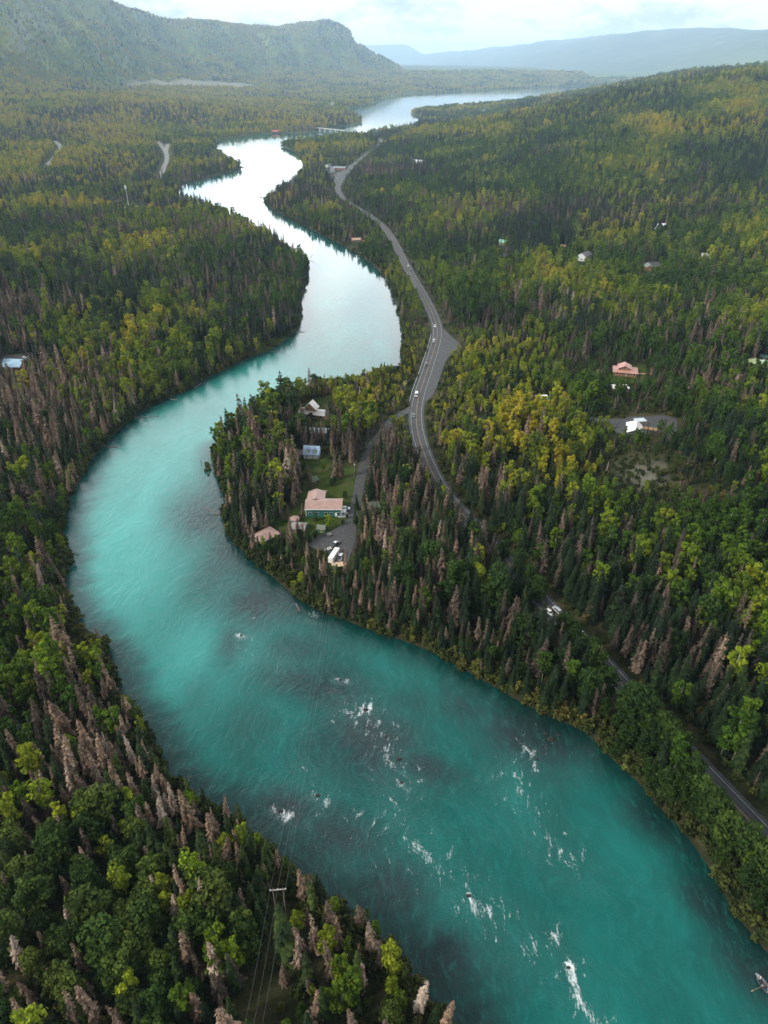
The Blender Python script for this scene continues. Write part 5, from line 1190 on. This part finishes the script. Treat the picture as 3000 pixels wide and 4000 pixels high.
x, y = hit(706, 449); h = top_h(705, 437, x, y); e = empty('globe_tower', (x, y, tz(x, y)), 0, label='pale round tank on a tall post above the riverside birches', cat='tower')
MB().cyl((0, 0, 0), (0, 0, h-2), .3, n=8).build('post', PB, e); MB().sphere((0, 0, h-1), 2.6, 2).build('globe', paint((.6, .65, .68)), e, smooth=True)
# road bridge
a, b_ = hit(684, 281), hit(748, 289); a, b_ = Vector((*a, 0)), Vector((*b_, 0)); L = (b_-a).length; e = empty('road_bridge', (a+b_)/2, math.atan2((b_-a).y, (b_-a).x), label='low grey highway bridge on white piers at the lake outlet', cat='bridge')
MB().box((0, 0, 8.0), (L, 11, 1.6)).build('deck', paint((.22, .24, .24), .8), e)
for s in (-1, 1): MB().box((0, 0, 0), (L, .4, 1.1)).build('parapet', paint((.5, .5, .48)), e, loc=(0, s*5.4, 9.35))
for k in range(5): MB().box((0, 0, 0), (3.2, 10.5, 10)).build('pier', paint((.62, .63, .62)), e, loc=(-L*.36+k*L*.18, 0, 2.2))
# ------------------------------------------------------------ on the river
def boat_mesh(L, W, Hh):
    mb = MB(); st = []; n = 13
    for k in range(n):
        t = k/(n-1)*2-1; w = W/2*(1-abs(t)**2.6)*(1-.10*t)+.03; zb = .02+.34*abs(t)**2.4; zt = Hh+.32*t*t
        st.append([(t*L/2, -w, zt), (t*L/2, -w*.72, zb), (t*L/2, w*.72, zb), (t*L/2, w, zt)])
    V = [mb.bm.verts.new(p) for s in st for p in s]; inn = [mb.bm.verts.new((p[0]*.96, p[1]*.88, p[2]+(.05 if i in (1, 2) else 0))) for s in st for i, p in enumerate(s)]
    for k in range(n-1):
        for j in range(3):
            mb.bm.faces.new([V[k*4+j], V[k*4+j+1], V[k*4+4+j+1], V[k*4+4+j]]); mb.bm.faces.new([inn[k*4+j], inn[k*4+4+j], inn[k*4+4+j+1], inn[k*4+j+1]])
        for j in (0, 3): mb.bm.faces.new([V[k*4+j], V[k*4+4+j], inn[k*4+4+j], inn[k*4+j]])
    bmesh.ops.recalc_face_normals(mb.bm, faces=mb.bm.faces[:]); return mb
p0 = Vector((*flat(1632, 2105), 0)); p1 = Vector((*flat(1668, 2157), 0)); d_ = p1-p0; yw = math.atan2(d_.y, d_.x); Lb = 5.6; cb_ = p0+d_.normalized()*Lb/2
boat = empty('drift_boat', (cb_.x, cb_.y, .02), yw, label='grey drift boat carrying people at the lower right picture edge', cat='boat')
boat_mesh(Lb, 2.0, .62).build('hull', paint((.12, .14, .17), .45), boat)
MB().box((0, 0, 0), (Lb*.62, 1.35, .03)).build('floor', paint((.03, .03, .035)), boat, loc=(0, 0, .12))
for s in (-1.7, 0, 1.6): MB().box((0, 0, 0), (.42, 1.35, .08), bev=.02).build('seat', paint((.3, .3, .3)), boat, loc=(s, 0, .42))
MB().box((-2.4, 0, .62), (.9, .7, .05)).build('bow_deck', paint((.42, .46, .5)), boat)
for s in (-1, 1):
    o = MB().cyl((0, 0, 0), (0, s*2.6, -.45), .035, n=6).build('oar', paint((.4, .27, .14)), boat, loc=(.2, s*.9, .75)); MB().box((0, s*2.8, -.5), (.18, .6, .03)).build('blade', paint((.5, .35, .2)), o)
def skin(name, joints, bones, parent, m, loc=(0, 0, 0), root=0):
    me = bpy.data.meshes.new(name); me.from_pydata([j[0] for j in joints], bones, []); o = bpy.data.objects.new(name, me); link(o)
    if parent: o.parent = parent
    o.location = loc; me.materials.append(m)
    md = o.modifiers.new('skin', 'SKIN'); md.use_smooth_shade = True
    sv = me.skin_vertices[0].data if me.skin_vertices else None
    if sv is None:
        bm = bmesh.new(); bm.from_mesh(me); bm.verts.layers.skin.verify(); bm.to_mesh(me); bm.free(); sv = me.skin_vertices[0].data
    for i, j in enumerate(joints): sv[i].radius = (j[1], j[1]); sv[i].use_root = (i == root)
    sb = o.modifiers.new('sub', 'SUBSURF'); sb.levels = 1; sb.render_levels = 1
    return o
def seated(label, x, lat, face, jacket, cap, trousers=(.03, .03, .045)):
    M = Matrix.Translation((cb_.x, cb_.y, .02)) @ Matrix.Rotation(yw, 4, 'Z') @ Matrix.Translation((x, lat, .46))
    e = bpy.data.objects.new('person', None); link(e); e.matrix_world = M @ Matrix.Rotation(face, 4, 'Z'); tag(e, label, 'person')
    J = [((0, 0, .12), .15), ((0, 0, .34), .16), ((.02, 0, .52), .17), ((.03, 0, .62), .065), ((.05, 0, .72), .085), ((.05, 0, .86), .085),
         ((.02, .2, .53), .075), ((.12, .26, .30), .055), ((.36, .18, .22), .04), ((.02, -.2, .53), .075), ((.12, -.26, .30), .055), ((.36, -.18, .22), .04),
         ((.06, .11, .08), .10), ((.46, .13, .12), .075), ((.5, .13, -.25), .05), ((.62, .13, -.30), .045), ((.06, -.11, .08), .10), ((.46, -.13, .12), .075), ((.5, -.13, -.25), .05), ((.62, -.13, -.30), .045)]
    Bn = [(0, 1), (1, 2), (2, 3), (3, 4), (4, 5), (2, 6), (6, 7), (7, 8), (2, 9), (9, 10), (10, 11), (0, 12), (12, 13), (13, 14), (14, 15), (0, 16), (16, 17), (17, 18), (18, 19)]
    skin('body', J, Bn, e, paint((.48, .30, .22), .6, .05))
    JJ = [((0, 0, .10), .19), ((0, 0, .34), .195), ((.02, 0, .54), .19), ((.02, .2, .54), .1), ((.12, .27, .30), .075), ((.30, .20, .24), .06), ((.02, -.2, .54), .1), ((.12, -.27, .30), .075), ((.30, -.20, .24), .06)]
    skin('jacket', JJ, [(0, 1), (1, 2), (2, 3), (3, 4), (4, 5), (2, 6), (6, 7), (7, 8)], e, paint(jacket, .7, .1))
    JT = [((0, 0, .06), .17), ((.06, .11, .08), .13), ((.46, .13, .12), .1), ((.5, .13, -.2), .075), ((.06, -.11, .08), .13), ((.46, -.13, .12), .1), ((.5, -.13, -.2), .075)]
    skin('trousers', JT, [(0, 1), (1, 2), (2, 3), (0, 4), (4, 5), (5, 6)], e, paint(trousers, .8, .1))
    MB().sphere((.05, 0, .86), .125, 2, (1, .92, .75)).cyl((.05, 0, .85), (.05, 0, .87), .17, n=12).build('hat', paint(cap, .8), e, smooth=True)
    for j in range(4):
        for s in (-1, 1): MB().cyl((.37, s*(.15+.02*j), .21), (.44-.01*abs(j-1), s*(.15+.02*j)-s*.01, .17), .011, n=5).build('finger', paint((.48, .30, .22), .6, .05), e)
seated('person in white hat and pale top near the bow of the boat', -1.45, .05, PI, (.55, .52, .48), (.8, .78, .72))
seated('person in dark maroon jacket amidships in the boat', -.1, .1, 0, (.07, .02, .035), (.25, .13, .06))
seated('person in bright blue jacket near the stern of the boat', 1.4, -.05, PI, (.01, .22, .36), (.02, .3, .42))
def skiff(label, px, py, rz, col, z=None):
    x, y = hit(px, py) if z is None else flat(px, py); e = empty('skiff', (x, y, (tz(x, y)+.15) if z is None else z), rz, label=label, cat='boat'); boat_mesh(5, 1.8, .6).build('hull', paint(col), e); MB().box((0, 0, .4), (.4, 1.3, .06)).box((1.3, 0, .4), (.4, 1, .06)).build('seat', GREYWOOD, e)
skiff('small white skiff lying on the gravel beside the black pickup', 711, 1187, .6, (.72, .72, .72))
skiff('dark skiff at the water edge on the far right bank', 563, 427, .4, (.04, .04, .045), .02)
# marker post in the river
x, y = flat(435, 1005); e = empty('marker_post', (x, y, -.5), 0, label='slender dark marker post standing in the river', cat='post'); MB().cyl((0, 0, 0), (.1, 0, 3.6), .13, .1, 7).build('post', DARK, e); MB().box((.1, 0, 3.5), (.6, .1, .5)).build('plate', paint((.1, .25, .35)), e)
# boulders
def boulder(px, py, r, lb, up=.15):
    x, y = flat(px, py); mb = MB().sphere((0, 0, 0), r, 3, (1, .75, .55)); rg = random.Random(int(px*7+py))
    for v in mb.bm.verts:
        q = v.co; k = 1+.35*(float(vn(q.x*9+px, q.y*9+q.z*7+py, 6.0, 3))-.5)+rg.uniform(-.03, .03); v.co *= k
    mb.build('boulder', paint((.02, .02, .02), .9, .3, 1.5), None, smooth=False, loc=(x, y, up*r), label=lb, cat='boulder', group='boulders in the rapids')
for px, py, r, lb in [(1190,1597,2.2,'broad dark boulder in the shallows near the lower right bank'),(1178,1584,1.2,'small dark rock upstream of the broad boulder'),(1207,1588,1.0,'small rock nearest the bank beside the broad boulder'),(1160,1640,.9,'low rock at the head of the right hand rapid'),
  (790,1533,1.5,'dark rock breaking the biggest white foam patch'),(862,1640,1.3,'dark rock on the right edge of the central rapid'),(868,1690,1.0,'rock at the lower end of the central rapid'),(835,1590,.9,'small rock inside the central rapid'),(606,1752,1.4,'rock under the foam patch nearest the left bank'),(686,1718,1.3,'rock in the second foam patch near the left bank'),(684,1327,1.0,'rock in the foam near the right bank under the wires'),(521,1373,.8,'lone rock with foam in the upper bend'),(735,1468,.8,'rock with foam upstream of the central rapid'),(1012,1935,1.0,'rock in the lowest wide rapid'),(1228,2090,.9,'rock in the long foam streak at the bottom')]:
    boulder(px, py, r*.7, lb, -.12)
# driftwood and fallen trees along the banks
def drift(px, py, L, rz, tilt, lb, br=6, z=.1, r=.3):
    x, y = flat(px, py); e = empty('driftwood_log', (x, y, z), rz, label=lb, cat='log', group='driftwood along the banks'); rg = random.Random(px)
    mb = MB(); mb.cyl((0, 0, 0), (L, 0, L*math.tan(tilt)), r, r*.35, 8); mb.build('trunk', GREYWOOD, e)
    for k in range(br):
        t = rg.uniform(.3, .95)*L; a = rg.uniform(-1, 1); MB().cyl((t, 0, t*math.tan(tilt)), (t+1.2+rg.random(), a*2.2, t*math.tan(tilt)+rg.uniform(-.1, 1.1)), .09, .03, 5).build('branch', GREYWOOD, e)
for a in [(288,902,17,.08,.01,'long driftwood log lying in the water at the upper left bank'),(222,963,13,-.25,.01,'thin driftwood log below the long one at the left bank'),(368,862,8,-.6,.12,'fallen tree leaning into the water under the left spruces'),(420,838,7,.9,.2,'grey snag leaning over the water at the left bank'),(664,560,9,.5,.5,'dead tree leaning out over the water at the wooded point'),(470,1112,8,2.6,.25,'bare grey snag in the water off the riverside woods'),(640,718,7,.2,.02,'pale log on the grassy spit of the wooded point'),(585,760,6,.3,.02,'pale log at the lower end of the grassy spit'),
  (350,1700,9,.2,.1,'driftwood log under the brown spruces at the left bank'),(140,1195,7,-.1,.05,'snag at the outermost point of the left bank'),(1180,1512,7,-1.6,.3,'pale bare snag leaning out from the lower right bank'),(640,1305,6,-1.2,.1,'driftwood at the bank under the power wires')]:
    drift(*a)
# shrubs standing in the water off the grassy point
for k, (px, py, s) in enumerate([(446, 1003, .8), (449, 1009, 1.1), (452, 1015, .9), (444, 1018, .7), (450, 1026, .55)]):
    x, y = flat(px, py); cm, tm = KIND['shrub'][k % 4]; e = empty('willow_shrub', (x, y, -.2), k, label='olive willow shrub rooted in the river off the grassy point, '+['topmost', 'second from top', 'middle', 'fourth from top', 'lowest'][k], cat='shrub', group='willow shrubs standing in the river'); e.scale = (s, s, s*.8)
    c_ = meshobj('crown', cm, e); c_['tint'] = .55; meshobj('trunk', tm, e)

# ------------------------------------------------------------ haze, light, sky, camera
hb = MB(); hb.box((0, 14900, 358.0), (64000, 33000, 730)); hm = bpy.data.materials.new('valley_haze'); hm.use_nodes = True; nt = hm.node_tree
for nd in list(nt.nodes):
    if nd.type == 'BSDF_PRINCIPLED': nt.nodes.remove(nd)
pv = N(nt, 'ShaderNodeVolumePrincipled'); pv.inputs['Color'].default_value = (.60, .81, 1.0, 1); pv.inputs['Density'].default_value = 5.8e-5; pv.inputs['Anisotropy'].default_value = .62
nt.links.new(pv.outputs[0], nt.nodes['Material Output'].inputs['Volume'])
hb.build('haze', hm, kind='stuff', label='pale blue valley haze')
SUN_EL, SUN_ROT = 36.0, -118.0   # behind and to the left of the camera
w = bpy.data.worlds.new('World'); SC.world = w; w.use_nodes = True; nt = w.node_tree; nt.nodes.clear()
out = N(nt, 'ShaderNodeOutputWorld'); sky = N(nt, 'ShaderNodeTexSky', sky_type='NISHITA'); sky.sun_disc = False; sky.sun_elevation = R(SUN_EL); sky.sun_rotation = R(SUN_ROT)
bg = N(nt, 'ShaderNodeBackground'); bg.inputs['Strength'].default_value = .12; nt.links.new(sky.outputs[0], bg.inputs[0])
tc = N(nt, 'ShaderNodeTexCoord'); sp = N(nt, 'ShaderNodeSeparateXYZ'); nt.links.new(tc.outputs['Generated'], sp.inputs[0])
mp = N(nt, 'ShaderNodeMapping'); mp.inputs['Scale'].default_value = (1, 1, 2.6); nt.links.new(tc.outputs['Generated'], mp.inputs['Vector'])
n1 = N(nt, 'ShaderNodeTexNoise'); n1.inputs['Scale'].default_value = 11; n1.inputs['Detail'].default_value = 9; n1.inputs['Roughness'].default_value = .58; nt.links.new(mp.outputs[0], n1.inputs['Vector'])
cr = ramp(nt, [(.38, (.60, .71, .84)), (.46, (.80, .86, .92)), (.53, (1, 1, 1))]); nt.links.new(n1.outputs['Fac'], cr.inputs[0])
cb = N(nt, 'ShaderNodeBackground'); nt.links.new(cr.outputs[0], cb.inputs[0])
# the overcast is brightest towards the lake, low over the mountains
yy = math_(nt, 'MULTIPLY', math_(nt, 'ADD', sp.outputs['Y'], .35), .75, True)
hi_ = math_(nt, 'SUBTRACT', 1.0, math_(nt, 'MULTIPLY', math_(nt, 'SUBTRACT', sp.outputs['Z'], .38), 2.6), True)
st = math_(nt, 'ADD', .62, math_(nt, 'MULTIPLY', math_(nt, 'MULTIPLY', yy, hi_), CLOUD))
# low over the horizon the cloud bank itself is seen: its own grey-white billows
lo = math_(nt, 'SUBTRACT', 1.0, math_(nt, 'MULTIPLY', math_(nt, 'SUBTRACT', sp.outputs['Z'], .058), 25.0), True)
st = math_(nt, 'ADD', math_(nt, 'MULTIPLY', st, math_(nt, 'SUBTRACT', 1.0, lo)), math_(nt, 'MULTIPLY', lo, 1.16))
nt.links.new(st, cb.inputs['Strength'])
ms = N(nt, 'ShaderNodeMixShader'); cov = ramp(nt, [(.30, (.72,)*3), (.46, (1,)*3)]); nt.links.new(n1.outputs['Fac'], cov.inputs[0])
nt.links.new(cov.outputs[0], ms.inputs[0]); nt.links.new(bg.outputs[0], ms.inputs[1]); nt.links.new(cb.outputs[0], ms.inputs[2]); nt.links.new(ms.outputs[0], out.inputs['Surface'])
sl = bpy.data.lights.new('sun', 'SUN'); sl.energy = 3.8; sl.angle = R(12); sl.color = (1, .93, .82)
so_ = bpy.data.objects.new('sun', sl); link(so_)
sd_ = Vector((math.sin(R(SUN_ROT))*math.cos(R(SUN_EL)), math.cos(R(SUN_ROT))*math.cos(R(SUN_EL)), math.sin(R(SUN_EL))))
so_.rotation_euler = sd_.to_track_quat('Z', 'Y').to_euler()
cam = bpy.data.cameras.new('camera'); cam.sensor_fit = 'VERTICAL'; cam.sensor_height = 36; cam.lens = 36*F/2212; cam.clip_start = 1; cam.clip_end = 90000
co = bpy.data.objects.new('camera', cam); link(co); co.location = (0, 0, H); co.rotation_euler = (PI/2-PITCH, 0, 0); SC.camera = co
SC.view_settings.view_transform = 'Standard'; SC.view_settings.look = 'None'; SC.view_settings.gamma = 1; SC.view_settings.exposure = 0
SC.cycles.max_bounces = 5; SC.cycles.diffuse_bounces = 2; SC.cycles.glossy_bounces = 2; SC.cycles.transmission_bounces = 2; SC.cycles.volume_bounces = 1; SC.cycles.use_denoising = True
SC.cycles.use_adaptive_sampling = True
